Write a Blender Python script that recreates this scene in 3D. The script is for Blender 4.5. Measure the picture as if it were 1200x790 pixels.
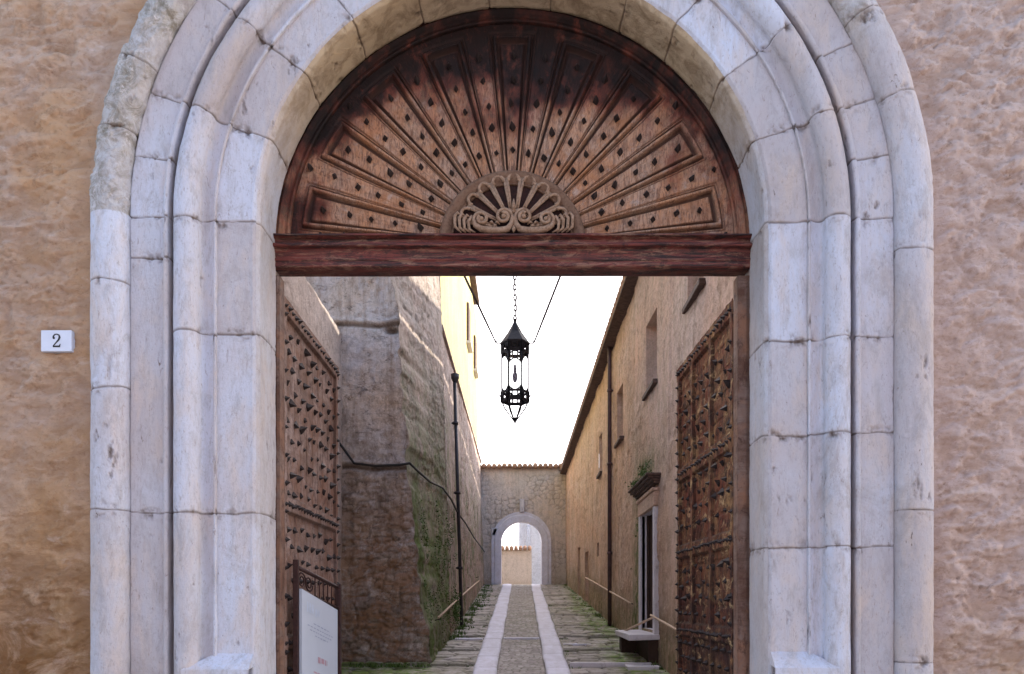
import bpy, math, random
import numpy as np
from mathutils import Vector, Matrix
R = math.radians
rnd = random.Random(7)
S = bpy.context.scene
C = S.collection
for o in list(bpy.data.objects): bpy.data.objects.remove(o)

# ------------------------------------------------------------------ camera, world, sun, exposure
EYE = 1.6; F = 933.0; VX = 611.0; VY = 705.0
cam_d = bpy.data.cameras.new('camera'); cam = bpy.data.objects.new('camera', cam_d); C.objects.link(cam)
cam.location = (0, 0, EYE); cam.rotation_euler = (R(90), 0, 0)
cam_d.sensor_width = 36; cam_d.lens = 36 * F / 1200
cam_d.shift_x = -(VX - 600) / 1200; cam_d.shift_y = (VY - 395) / 1200
cam_d.clip_start = 0.05; cam_d.clip_end = 2000
S.camera = cam
SUN_EL, SUN_AZ = 20.0, 80.0            # azimuth measured from +Y towards +X
w = bpy.data.worlds.new('World'); S.world = w; w.use_nodes = True
nt = w.node_tree; bg = nt.nodes['Background']
sky = nt.nodes.new('ShaderNodeTexSky'); sky.sky_type = 'NISHITA'; sky.sun_disc = False
sky.sun_elevation = R(SUN_EL); sky.sun_rotation = R(SUN_AZ)
sky.air_density = 1.3; sky.dust_density = 1.6; sky.ozone_density = 3.0
# white veil added over alley end, whitening sky and lighting alley; blue behind viewer
wc = nt.nodes.new('ShaderNodeTexCoord'); ws_ = nt.nodes.new('ShaderNodeSeparateXYZ'); nt.links.new(wc.outputs['Generated'], ws_.inputs[0])
wn = nt.nodes.new('ShaderNodeTexNoise'); wn.inputs['Scale'].default_value = 2.2; wn.inputs['Detail'].default_value = 6; nt.links.new(wc.outputs['Generated'], wn.inputs['Vector'])
wa = nt.nodes.new('ShaderNodeMath'); wa.operation = 'MULTIPLY_ADD'; wa.inputs[1].default_value = .5; nt.links.new(wn.outputs['Fac'], wa.inputs[0]); nt.links.new(ws_.outputs['Y'], wa.inputs[2])
wr = nt.nodes.new('ShaderNodeMapRange'); wr.interpolation_type = 'SMOOTHSTEP'; wr.inputs[1].default_value = .15; wr.inputs[2].default_value = .65; nt.links.new(wa.outputs[0], wr.inputs[0])
wm_ = nt.nodes.new('ShaderNodeMix'); wm_.data_type = 'RGBA'; nt.links.new(wr.outputs[0], wm_.inputs[0]); nt.links.new(sky.outputs[0], wm_.inputs[6]); wm_.inputs[7].default_value = (8.0, 7.6, 7.8, 1)
nt.links.new(wm_.outputs[2], bg.inputs[0]); bg.inputs[1].default_value = 0.15
sd = bpy.data.lights.new('sun', 'SUN'); so = bpy.data.objects.new('sun', sd); C.objects.link(so)
sd.energy = 2.0; sd.angle = R(0.6); sd.color = (1.0, 0.93, 0.8)
dirv = Vector((math.sin(R(SUN_AZ)) * math.cos(R(SUN_EL)), math.cos(R(SUN_AZ)) * math.cos(R(SUN_EL)), math.sin(R(SUN_EL))))
so.rotation_euler = dirv.to_track_quat('Z', 'Y').to_euler(); so.location = (6, 2, 14)
S.view_settings.view_transform = 'Standard'; S.view_settings.look = 'None'
S.view_settings.exposure = 2.0; S.view_settings.gamma = 1.0; S.view_settings.use_curve_mapping = False
S.render.resolution_x = 1024; S.render.resolution_y = 674
S.cycles.max_bounces = 8; S.cycles.diffuse_bounces = 5

# ------------------------------------------------------------------ numpy noise
def _h(i, j, k, seed):
    n = (i.astype(np.int64) * 374761393 + j.astype(np.int64) * 668265263 + k.astype(np.int64) * 2147483647 + seed * 974711) & 0xffffffff
    n = ((n ^ (n >> 13)) * 1274126177) & 0xffffffff
    n = ((n ^ (n >> 16)) * 2246822519) & 0xffffffff
    n = n ^ (n >> 15)
    return (n & 0xffffff) / float(0xffffff)
def vn(p, seed=0):
    p = np.asarray(p, float); f0 = np.floor(p); t = p - f0; t = t * t * t * (t * (t * 6 - 15) + 10)
    i, j, k = f0[..., 0], f0[..., 1], f0[..., 2]
    x, y, z = t[..., 0], t[..., 1], t[..., 2]
    def c(a, b, d): return _h(i + a, j + b, k + d, seed)
    a = c(0,0,0)*(1-x)+c(1,0,0)*x; b = c(0,1,0)*(1-x)+c(1,1,0)*x
    d = c(0,0,1)*(1-x)+c(1,0,1)*x; e = c(0,1,1)*(1-x)+c(1,1,1)*x
    return ((a*(1-y)+b*y)*(1-z)+(d*(1-y)+e*y)*z)*2-1
def fbm(p, octv=4, seed=0, gain=.5):
    s = 0; a = 1; q = np.asarray(p, float); tot = 0
    for o in range(octv):
        s = s + a * vn(q, seed + o * 17); tot += a; a *= gain; q = q * 2.03 + 11.3
    return s / tot
def ridg(p, octv=3, seed=0):
    s = 0; a = 1; q = np.asarray(p, float); tot = 0
    for o in range(octv):
        s = s + a * (1 - 2*np.abs(vn(q, seed + o * 31))); tot += a; a *= .5; q = q * 2.1 + 5.7
    return s / tot
def smooth(a, b, x):
    t = np.clip((x - a) / (b - a), 0, 1); return t * t * (3 - 2 * t)

# ------------------------------------------------------------------ object helpers
def tag(o, label=None, cat=None, group=None, kind=None):
    if label: o['label'] = label
    if cat: o['category'] = cat
    if group: o['group'] = group
    if kind: o['kind'] = kind
    return o
def thing(name, loc, label, cat, group=None):
    o = bpy.data.objects.new(name, None); C.objects.link(o); o.location = loc; o.empty_display_size = .1
    return tag(o, label, cat, group)
def world_of(o):
    m = Matrix.LocRotScale(o.location, o.rotation_euler, o.scale)
    return (world_of(o.parent) @ o.matrix_parent_inverse @ m) if o.parent else m
def link(name, me, mat, parent=None, local=False):
    o = bpy.data.objects.new(name, me); C.objects.link(o)
    if mat: me.materials.append(mat)
    if parent:
        o.parent = parent
        if not local: o.matrix_parent_inverse = world_of(parent).inverted()
    return o
def np_mesh(name, V, Fq, mat, parent=None, attrs=None, sm=True, local=False):
    V = np.asarray(V, np.float32).reshape(-1, 3); Fq = np.asarray(Fq, np.int32)
    me = bpy.data.meshes.new(name); n = Fq.shape[1]
    me.vertices.add(len(V)); me.vertices.foreach_set('co', V.ravel())
    me.loops.add(Fq.size); me.loops.foreach_set('vertex_index', Fq.ravel())
    me.polygons.add(len(Fq)); me.polygons.foreach_set('loop_start', np.arange(len(Fq), dtype=np.int32) * n)
    me.polygons.foreach_set('use_smooth', np.full(len(Fq), sm))
    for k, a in (attrs or {}).items():
        at = me.attributes.new(k, 'FLOAT', 'POINT'); at.data.foreach_set('value', np.asarray(a, np.float32).ravel())
    me.update(calc_edges=True); me.validate()
    return link(name, me, mat, parent, local)
def quads(n, m, keep=None, flip=False):
    i, j = np.meshgrid(np.arange(n - 1), np.arange(m - 1), indexing='ij')
    a = i * m + j; q = np.stack([a, a + m, a + m + 1, a + 1], -1)
    if flip: q = q[..., ::-1]
    return q[keep] if keep is not None else q.reshape(-1, 4)
def normals(P, flip=False):
    du = np.gradient(P, axis=0); dv = np.gradient(P, axis=1)
    n = np.cross(du, dv); n /= (np.linalg.norm(n, axis=-1, keepdims=True) + 1e-12)
    return -n if flip else n
class MB:
    def __init__(s): s.v = []; s.f = []; s.sm = []
    def add(s, vs, fs, sm=False):
        b = len(s.v); s.v += [tuple(v) for v in vs]; s.f += [tuple(b + i for i in f) for f in fs]; s.sm += [sm] * len(fs)
    def box(s, a, b, M=None, jit=0):
        x0, y0, z0 = a; x1, y1, z1 = b
        vs = [(x0,y0,z0),(x1,y0,z0),(x1,y1,z0),(x0,y1,z0),(x0,y0,z1),(x1,y0,z1),(x1,y1,z1),(x0,y1,z1)]
        if jit: vs = [tuple(c + rnd.uniform(-jit, jit) for c in v) for v in vs]
        if M: vs = [tuple(M @ Vector(v)) for v in vs]
        s.add(vs, [(0,3,2,1),(4,5,6,7),(0,1,5,4),(1,2,6,5),(2,3,7,6),(3,0,4,7)])
    def tube(s, pts, rad, n=8, cap=True, sm=True):
        pts = [Vector(p) for p in pts]; N = len(pts)
        rs = rad if isinstance(rad, (list, tuple)) else [rad] * N
        up = None; vs = []
        for i, p in enumerate(pts):
            t = (pts[min(i+1, N-1)] - pts[max(i-1, 0)]).normalized()
            if up is None:
                up = Vector((0,0,1)) if abs(t.z) < .9 else Vector((1,0,0))
            s1 = t.cross(up).normalized(); up = s1.cross(t).normalized()
            for k in range(n):
                a = 2*math.pi*k/n; vs.append(p + (s1*math.cos(a) + up*math.sin(a)) * rs[i])
        fs = [(i*n+k, i*n+(k+1)%n, (i+1)*n+(k+1)%n, (i+1)*n+k) for i in range(N-1) for k in range(n)]
        if cap: fs += [tuple(range(n-1, -1, -1)), tuple(range((N-1)*n, N*n))]
        s.add(vs, fs, sm)
    def lathe(s, prof, c, n=16, axis='z', sm=True, rot=0):
        vs = []
        for r, h in prof:
            for k in range(n):
                a = 2*math.pi*k/n + rot; x, y = r*math.cos(a), r*math.sin(a)
                vs.append((c[0]+x, c[1]+y, c[2]+h) if axis == 'z' else (c[0]+x, c[1]-h, c[2]+y))
        fs = [(i*n+k, i*n+(k+1)%n, (i+1)*n+(k+1)%n, (i+1)*n+k) for i in range(len(prof)-1) for k in range(n)]
        s.add(vs, fs, sm)
    def build(s, name, mat, parent=None, local=False, bevel=0):
        me = bpy.data.meshes.new(name); me.from_pydata(s.v, [], s.f); me.polygons.foreach_set('use_smooth', s.sm); me.update()
        o = link(name, me, mat, parent, local)
        if bevel:
            m = o.modifiers.new('bev', 'BEVEL'); m.width = bevel; m.segments = 2; m.limit_method = 'ANGLE'
        return o
def px(x, y, Y):   # a measured direction at a chosen depth -> a point in metres
    return Vector(((x - VX) * Y / F, Y, EYE + (VY - y) * Y / F))

# ------------------------------------------------------------------ materials
class MT:
    def __init__(s, name, rough=.85, spec=.25, metal=0):
        s.m = bpy.data.materials.new(name); s.m.use_nodes = True; s.t = s.m.node_tree; s.b = s.t.nodes['Principled BSDF']
        s.b.inputs['Roughness'].default_value = rough; s.b.inputs['Specular IOR Level'].default_value = spec; s.b.inputs['Metallic'].default_value = metal
        s.co = s.t.nodes.new('ShaderNodeTexCoord'); s.last = None
    def L(s, a, b): s.t.links.new(a, b)
    def mapv(s, sc):
        m = s.t.nodes.new('ShaderNodeMapping'); m.inputs['Scale'].default_value = sc; s.L(s.co.outputs['Object'], m.inputs[0]); return m.outputs[0]
    def noise(s, sc=(1,1,1), det=6, rough=.6, dist=0, lo=0., hi=1.):
        n = s.t.nodes.new('ShaderNodeTexNoise'); n.inputs['Scale'].default_value = 1; n.inputs['Detail'].default_value = det
        n.inputs['Roughness'].default_value = rough; n.inputs['Distortion'].default_value = dist; s.L(s.mapv(sc), n.inputs['Vector'])
        return s.rng(n.outputs['Fac'], lo, hi)
    def vor(s, sc, lo=0, hi=1, feat='F1'):
        n = s.t.nodes.new('ShaderNodeTexVoronoi'); n.inputs['Scale'].default_value = 1; n.feature = feat; s.L(s.mapv(sc), n.inputs['Vector'])
        return s.rng(n.outputs['Distance'], lo, hi)
    def rng(s, o, lo, hi, a=0, b=1):
        r = s.t.nodes.new('ShaderNodeMapRange'); s.L(o, r.inputs[0])
        for i, v in enumerate((lo, hi, a, b)): r.inputs[i+1].default_value = v
        return r.outputs[0]
    def attr(s, name, lo=0, hi=1):
        a = s.t.nodes.new('ShaderNodeAttribute'); a.attribute_name = name; return s.rng(a.outputs['Fac'], lo, hi)
    def axis(s, ax, lo, hi):
        x = s.t.nodes.new('ShaderNodeSeparateXYZ'); s.L(s.co.outputs['Object'], x.inputs[0]); return s.rng(x.outputs[ax], lo, hi)
    def mul(s, a, b, op='MULTIPLY'):
        m = s.t.nodes.new('ShaderNodeMath'); m.operation = op; m.use_clamp = True
        for i, v in enumerate((a, b)):
            if isinstance(v, (int, float)): m.inputs[i].default_value = v
            else: s.L(v, m.inputs[i])
        return m.outputs[0]
    def mix(s, fac, col, base=None):
        x = s.t.nodes.new('ShaderNodeMix'); x.data_type = 'RGBA'
        if isinstance(fac, (int, float)): x.inputs[0].default_value = fac
        else: s.L(fac, x.inputs[0])
        base = base if base is not None else s.last
        if isinstance(base, tuple): x.inputs[6].default_value = (*base, 1)
        else: s.L(base, x.inputs[6])
        if isinstance(col, tuple): x.inputs[7].default_value = (*col, 1)
        else: s.L(col, x.inputs[7])
        s.last = x.outputs[2]; return s
    def bump(s, fac, dist=.01, st=.6):
        b = s.t.nodes.new('ShaderNodeBump'); b.inputs['Strength'].default_value = st; b.inputs['Distance'].default_value = dist
        s.L(fac, b.inputs['Height'])
        if getattr(s, 'bn', None): s.L(s.bn, b.inputs['Normal'])
        s.bn = b.outputs[0]; return s
    def end(s):
        if s.last is not None: s.L(s.last, s.b.inputs['Base Color'])
        if getattr(s, 'bn', None): s.L(s.bn, s.b.inputs['Normal'])
        return s.m
def plain(name, col, rough=.7, metal=0, var=.25, sc=20):
    m = MT(name, rough, .3, metal); n = m.noise((sc, sc, sc), 5, .6, 0, .3, .7)
    m.mix(n, tuple(c * (1 - var) for c in col), tuple(min(1, c * (1 + var)) for c in col)); m.bump(n, .002, .4); return m.end()

def stone_mat():
    m = MT('portal_limestone', .8, .25)
    m.mix(m.noise((1.3, 1.3, .9), 5, .6, .3, .38, .62), (.465, .41, .43), (.50, .50, .575)); m.mix(m.attr('block', .5, 1.4), (.36, .29, .275)); m.mix(m.attr('block', .4, -.5), (.56, .58, .70))
    m.mix(m.mul(m.noise((5, 5, 1.6), 6, .7, .4, .48, .68), .55), (.56, .42, .34)); m.mix(m.mul(m.noise((30, 30, 6), 6, .75, .3, .5, .7), .45), (.42, .34, .33))      # ochre bleed
    m.mix(m.mul(m.noise((11, 11, 4), 8, .8, .5, .5, .66), .6), (.30, .265, .265)); m.mix(m.mul(m.noise((2.2, 2.2, 1.1), 8, .8, .8, .53, .66), .5), (.30, .25, .235))        # grey bloom
    m.mix(m.mul(m.noise((70, 70, 30), 4, .65, 0, .58, .66), .45), (.3, .26, .25))     # speckle
    m.mix(m.mul(m.noise((22, 22, 9), 5, .7, 1.2, .66, .72), .9), (.13, .085, .07)); m.mix(m.mul(m.noise((45, 45, 12), 5, .75, .8, .60, .68), .6), (.22, .16, .14))  # pits
    m.mix(m.attr('erode'), (.40, .36, .34)); m.mix(m.mul(m.attr('erode'), m.noise((9, 9, 9), 7, .8, .6, .46, .6)), (.20, .165, .13)); m.mix(m.mul(m.attr('erode'), m.noise((14, 14, 10), 6, .8, .4, .56, .66)), (.58, .52, .52))
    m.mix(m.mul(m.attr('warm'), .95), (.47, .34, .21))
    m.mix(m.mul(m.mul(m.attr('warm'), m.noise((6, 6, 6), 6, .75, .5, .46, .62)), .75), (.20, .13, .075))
    m.mix(m.mul(m.attr('dirt'), .9), (.09, .055, .04))
    m.bump(m.noise((110, 110, 80), 5, .75), .004, .9); m.bump(m.noise((30, 30, 22), 6, .7), .006, .6); m.bump(m.noise((9, 9, 9), 5, .6), .012, .5)
    return m.end()
STONE = stone_mat()
def facade_mat():
    m = MT('peach_render', .9, .2)
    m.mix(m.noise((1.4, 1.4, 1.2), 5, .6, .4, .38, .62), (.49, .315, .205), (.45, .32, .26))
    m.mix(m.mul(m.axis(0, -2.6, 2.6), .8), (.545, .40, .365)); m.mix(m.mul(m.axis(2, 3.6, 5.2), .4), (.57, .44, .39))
    low = m.mul(m.axis(2, 2.9, 1.2), m.axis(0, 1, -1.5))
    m.mix(m.mul(m.mul(m.noise((1.6, 1.6, 1.9), 6, .65, .6, .40, .62), m.axis(0, 1, -1.5)), .55), (.50, .27, .12))
    m.mix(m.mul(low, m.noise((2.6, 2.6, 3.4), 7, .75, .8, .38, .56)), (.19, .085, .03)); m.mix(m.mul(m.noise((7, 7, 11), 7, .8, .5, .54, .66), .5), (.24, .125, .07)); m.mix(m.mul(m.noise((34, 34, 40), 5, .8, .3, .55, .66), .45), (.22, .12, .07))
    m.mix(m.mul(m.axis(2, 2.2, 1.0), m.mul(m.noise((2, 2, 2), 4, .6, 0, .45, .65), .5)), (.50, .30, .15))
    m.mix(m.mul(m.noise((3, 3, 5), 6, .7, .3, .58, .72), .5), (.70, .56, .50))
    m.mix(m.mul(m.attr('dirt'), .55), (.25, .13, .07))
    m.bump(m.noise((90, 90, 90), 5, .8), .005, .9); m.bump(m.noise((18, 18, 30), 7, .75), .022, .8)
    return m.end()
FACADE = facade_mat()
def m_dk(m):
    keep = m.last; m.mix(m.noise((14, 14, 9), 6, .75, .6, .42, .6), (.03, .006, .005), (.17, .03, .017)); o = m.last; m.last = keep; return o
def wood_fan_mat():
    m = MT('fan_oak', .75, .25)
    m.mix(m.noise((7, 7, 3), 6, .7, .6, .36, .64), (.44, .20, .10), (.38, .235, .165))
    m.mix(m.mul(m.noise((60, 60, 12), 6, .75, 1.2, .44, .6), .8), (.085, .036, .024)); m.mix(m.mul(m.noise((16, 16, 16), 6, .8, .5, .5, .64), .3), (.36, .26, .20))
    m.mix(m.mul(m.noise((4, 4, 4), 5, .6, .5, .52, .7), .7), (.32, .13, .055))
    m.mix(m.mul(m.noise((9, 9, 9), 6, .7, 0, .58, .7), .5), (.36, .30, .27))
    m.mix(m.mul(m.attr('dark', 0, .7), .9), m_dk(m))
    m.mix(m.mul(m.mul(m.attr('dark', .42, .95), m.noise((7, 7, 5), 6, .75, .5, .2, .46)), .95), (.004, .0015, .0015))  # near-black top: arch shade painted over the dark varnish
    m.mix(m.mul(m.attr('dirt'), .85), (.045, .02, .015))
    m.bump(m.noise((70, 70, 20), 6, .75, 1), .004, .8); return m.end()
FAN = wood_fan_mat()
def beam_mat():
    m = MT('transom_red_oak', .6, .4)
    m.mix(m.noise((2.5, 14, 45), 8, .8, .8, .44, .58), (.010, .003, .003), (.15, .028, .02))
    m.mix(m.mul(m.noise((4, 8, 28), 8, .8, .9, .52, .60), .75), (.26, .13, .085)); m.mix(m.mul(m.noise((9, 9, 14), 7, .8, .6, .54, .62), .7), (.012, .004, .004))
    m.mix(m.mul(m.noise((6, 60, 90), 4, .7, .3, .6, .7), .8), (.015, .006, .005))
    m.bump(m.noise((5, 60, 80), 6, .8, .5), .006, .8); m.bump(m.noise((8, 16, 20), 6, .8, .5), .005, .5); return m.end()
BEAM = beam_mat()
def shell_mat(name, a, b):
    m = MT(name, .75, .25); m.mix(m.noise((30, 30, 30), 6, .7, .3, .35, .65), a, b); m.mix(m.mul(m.noise((60, 60, 60), 5, .7, 0, .52, .66), .6), tuple(c*.45 for c in a))
    m.bump(m.noise((90, 90, 90), 5, .7), .002, .6); return m.end()
SHELL_L = shell_mat('carved_pale_wood', (.22, .12, .072), (.32, .20, .135))
SHELL_D = shell_mat('flute_shade_wood', (.014, .004, .003), (.045, .012, .007))  # near-black puts the shade of the hollow flutes into the colour
HUB = shell_mat('grey_weathered_wood', (.13, .062, .036), (.17, .095, .06))
IRON = plain('rusty_iron', (.028, .018, .017), .6, .3, .5, 40)
BLACKIRON = plain('black_iron', (.02, .02, .025), .5, .4, .3, 40)
def leaf_mat(name, base, alt, dark, amt, rust):
    m = MT(name, .8, .25)
    m.mix(m.noise((4, 4, 3), 6, .65, .5, .38, .62), alt, base)
    m.mix(m.mul(m.noise((5, 5, 26), 6, .75, .8, .46, .64), .5), dark)
    m.mix(m.mul(m.noise((3.2, 3.2, 2.6), 7, .75, 1.0, .5 - amt, .66 - amt), .85), rust)
    m.mix(m.mul(m.noise((14, 14, 10), 6, .75, .6, .56 - amt*.7, .66 - amt*.7), .8), dark)
    if 'rusty' in name: m.mix(m.mul(m.mul(m.axis(2, 1.9, .9), m.noise((4, 4, 3), 7, .8, .6, .34, .56)), .85), (.022, .008, .007)); m.mix(m.mul(m.noise((6, 6, 9), 7, .8, .8, .55, .64), .8), (.50, .33, .17))
    m.mix(m.mul(m.attr('dirt'), .85), tuple(c * .4 for c in dark))
    m.bump(m.noise((40, 40, 14), 6, .75, .8), .006, .9); return m.end()
LEAF_L = leaf_mat('bleached_door_wood', (.36, .25, .215), (.19, .11, .08), (.09, .04, .03), .06, (.22, .10, .06))
LEAF_R = leaf_mat('rusty_door_wood', (.30, .16, .065), (.09, .032, .018), (.018, .006, .005), .11, (.13, .028, .014))
POSTW = leaf_mat('door_post_wood', (.24, .16, .13), (.12, .055, .035), (.07, .03, .02), .03, (.26, .12, .07))
def pier_stain(m):
    m.mix(m.mul(m.noise((1.6, 1.6, 1.0), 9, .8, 1.1, .51, .62), .6), (.15, .115, .10)); m.mix(m.mul(m.noise((5, 5, 9), 9, .82, .8, .54, .62), .7), (.08, .055, .045))
    m.mix(m.mul(m.noise((2.2, 2.2, .7), 8, .75, .8, .53, .64), .6), (.66, .62, .64))
    m.mix(m.mul(m.mul(m.axis(2, 3.6, 2.4), m.noise((3, 3, 5), 8, .8, .8, .44, .56)), .75), (.30, .165, .09))
def wall_mat(name, a, b, streak, moss=0., damp=(.12, .07, .04), dampz=(-.2, 2.2), sc=1., dampamt=.8, mossz=(9, 6)):
    m = MT(name, .9, .15)
    m.mix(m.noise((1.1*sc, .5*sc, .8*sc), 6, .65, .5, .36, .64), a, b)
    m.mix(m.mul(m.noise((4*sc, 3*sc, .35*sc), 6, .7, .6, .48, .66), .65), streak)
    m.mix(m.mul(m.noise((9*sc, 9*sc, 9*sc), 6, .75, .4, .52, .7), .5), tuple(c * .55 for c in streak))
    m.mix(m.mul(m.noise((3.2*sc, 3.2*sc, 2.2*sc), 9, .82, .9, .50, .60), .45), tuple(c * .75 for c in streak))
    m.mix(m.mul(m.noise((22*sc, 22*sc, 22*sc), 6, .8, .5, .52, .64), .5), tuple(c * .5 for c in a))
    m.mix(m.attr('cell', .0, 1.15), tuple(c*.5 for c in b))
    m.mix(m.mul(m.mul(m.axis(2, dampz[1], dampz[0]), m.noise((1.6, 1.2, 1.4), 7, .75, .7, .34, .58)), dampamt), damp)
    if moss:
        m.mix(m.mul(m.mul(m.noise((2.4, 1.6, 1.1), 8, .8, .8, .56 - moss * .2, .66 - moss * .1), m.axis(2, *mossz)), .85), (.095, .14, .035))
        m.mix(m.mul(m.mul(m.noise((6, 5, 4), 8, .8, .8, .6 - moss * .12, .7 - moss*.05), m.axis(2, *mossz)), .8), (.12, .2, .035))
    if name == 'rubble_pier': pier_stain(m)
    m.mix(m.mul(m.attr('dirt'), .75), tuple(c * .6 for c in damp))
    m.mix(m.mul(m.attr('moss'), m.noise((5, 5, 4), 8, .8, .6, .36, .56)), (.10, .12, .035)); m.bump(m.noise((26, 26, 26), 7, .8), .03, .9); m.bump(m.noise((6, 6, 6), 7, .7), .05, .6); return m.end()
W_RIGHT = wall_mat('ochre_alley_plaster', (.72, .46, .33), (.70, .53, .44), (.50, .35, .24), .0, (.17, .085, .04), (-.2, 3.4))
W_LEFTP = wall_mat('pink_grey_alley_plaster', (.60, .45, .39), (.50, .41, .38), (.32, .26, .21), .45, (.22, .12, .08), (1.0, 3.4), 1., .7, (6.2, 3.5))
W_MOSS = wall_mat('mossy_plaster', (.56, .42, .36), (.44, .38, .34), (.26, .22, .17), .95, (.10, .085, .04), (.4, 3.6), 1.2, .8, (5.6, 2.6))
W_FLANK = wall_mat('pale_flank_plaster', (.66, .55, .49), (.55, .43, .36), (.42, .33, .28), .0, (.2, .12, .09), (0, 3.0))
W_PIER = wall_mat('rubble_pier', (.68, .53, .42), (.70, .64, .62), (.32, .23, .17), .06, (.10, .055, .035), (.2, 4.4), 1.3, .85, (1.6, .6))
W_END = wall_mat('end_wall_plaster', (.74, .60, .52), (.64, .56, .52), (.46, .39, .33), .0, (.3, .24, .17), (2.3, 3.0), 1.6, .5)
W_YEL = wall_mat('yellow_plaster', (.50, .45, .20), (.56, .50, .26), (.62, .5, .32), .0, (.6, .45, .3), (-9, -8))
W_LOW = wall_mat('peach_garden_plaster', (.64, .54, .48), (.60, .51, .46), (.52, .44, .38), .0, (.5, .38, .28), (2, 2.6))
W_PALE = wall_mat('pale_house_plaster', (.74, .74, .80), (.68, .68, .76), (.6, .6, .66), .0, (.5, .5, .5), (-9, -8))
TILE = plain('terracotta_tile', (.33, .2, .14), .85, 0, .35, 12)
EAVE = plain('dark_eave_wood', (.10, .065, .055), .8, 0, .4, 15)
PIPE = plain('brown_downpipe_metal', (.085, .05, .055), .5, .2, .3, 10)
PIPED = plain('dark_downpipe_metal', (.035, .03, .035), .5, .2, .3, 10)
CABLE = plain('black_cable_rubber', (.02, .018, .018), .6)
RAIL = plain('pale_rail_wood', (.50, .36, .26), .7)
WOODD = plain('dark_door_wood', (.05, .028, .02), .8)
SHUT = plain('pale_shutter_paint', (.55, .55, .62), .7)
def jamb_mat():
    m = MT('lilac_stone', .8, .2); m.mix(m.noise((6, 6, 3), 6, .7, .3, .35, .65), (.52, .49, .53), (.62, .58, .60))
    m.mix(m.mul(m.noise((12, 12, 6), 5, .7, 0, .56, .7), .6), (.28, .23, .2)); m.bump(m.noise((40, 40, 40), 5, .7), .004, .6); return m.end()
JAMB = jamb_mat()
def track_mat():
    m = MT('track_slab_stone', .75, .25); m.mix(m.noise((5, 2, 5), 6, .65, .2, .38, .62), (.62, .59, .66), (.72, .70, .80))
    m.mix(m.mul(m.noise((14, 9, 14), 6, .75, .3, .55, .7), .5), (.36, .33, .32)); m.mix(m.mul(m.attr('dirt'), .75), (.16, .14, .11))
    m.bump(m.noise((50, 50, 50), 5, .7), .004, .6); return m.end()
TRACK = track_mat()
def cobble_mat():
    m = MT('cobbles', .8, .25); m.mix(m.attr('cell'), (.52, .46, .43), (.32, .28, .26))
    m.mix(m.mul(m.noise((20, 20, 20), 6, .7, 0, .45, .65), .5), (.17, .14, .12))
    m.mix(m.mul(m.attr('moss'), m.noise((4, 3, 4), 7, .75, .6, .38, .58)), (.15, .155, .055))
    m.mix(m.mul(m.attr('moss', .6, 1), m.noise((9, 9, 9), 7, .8, .6, .46, .58)), (.13, .22, .035))
    m.mix(m.mul(m.attr('dirt'), .7), (.075, .065, .04)); m.bump(m.noise((60, 60, 60), 6, .7), .006, .7); return m.end()
COB = cobble_mat()
STREET = plain('street_paving', (.24, .22, .20), .85, 0, .3, 6)
def leafy(name, col):
    m = MT(name, .6, .3); m.mix(m.noise((30, 30, 30), 4, .6, 0, .35, .65), col, tuple(min(1, c*1.9) for c in col)); return m.end()
GRASS = leafy('grass_green', (.055, .095, .02)); MOSSG = leafy('fern_green', (.05, .085, .02))

# ------------------------------------------------------------------ ground
def gz(Y): return EYE - 1.85 + .0911 * np.minimum(Y, 26.4)
st = MB(); st.box((-60, -40, -.3), (60, 5.1, 0)); tag(st.build('street', STREET), kind='structure')
op = thing('added_blocker_house', (0, -5.2, 0), 'unseen pale house added across the street to shape the light on the arched portal', 'house')
ob = MB(); ob.box((-14, -11, .002), (14, -5.2, 8.2)); ob.build('wall', None, op)  # unseen house added to block low sky, so facade light comes from above
ter = MB(); ter.add([(-60, 5.1, -.02), (60, 5.1, -.02), (60, 27, 1.0), (-60, 27, 1.0), (60, 300, 1.9), (-60, 300, 1.9)], [(0,1,2,3),(3,2,4,5)])
tag(ter.build('ground', STREET), kind='structure')
thr = MB(); thr.box((-1.72, 4.98, .002), (1.6, 5.62, .245)); th = thr.build('doorstep', JAMB, bevel=.015)
tag(th, 'long worn stone doorstep lying under the great arched doorway', 'doorstep')

def voronoi(x, y, sx, sy, seed):
    """nearest and second nearest jittered cell centres; returns F2-F1 (cell units), id noise"""
    u = x / sx; v = y / sy; iu = np.floor(u); iv = np.floor(v)
    d1 = np.full(x.shape, 9.); d2 = np.full(x.shape, 9.); idn = np.zeros(x.shape)
    for a in (-1, 0, 1):
        for b in (-1, 0, 1):
            ci = iu + a; cj = iv + b; z = np.zeros_like(ci)
            cx = ci + .5 + (_h(ci, cj, z, seed) - .5) * .7; cy = cj + .5 + (_h(ci, cj, z, seed + 5) - .5) * .7
            d = np.hypot(u - cx, v - cy); h = _h(ci, cj, z, seed + 9)
            closer = d < d1
            d2 = np.where(closer, d1, np.minimum(d2, d)); idn = np.where(closer, h, idn); d1 = np.where(closer, d, d1)
    return d2 - d1, idn
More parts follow.
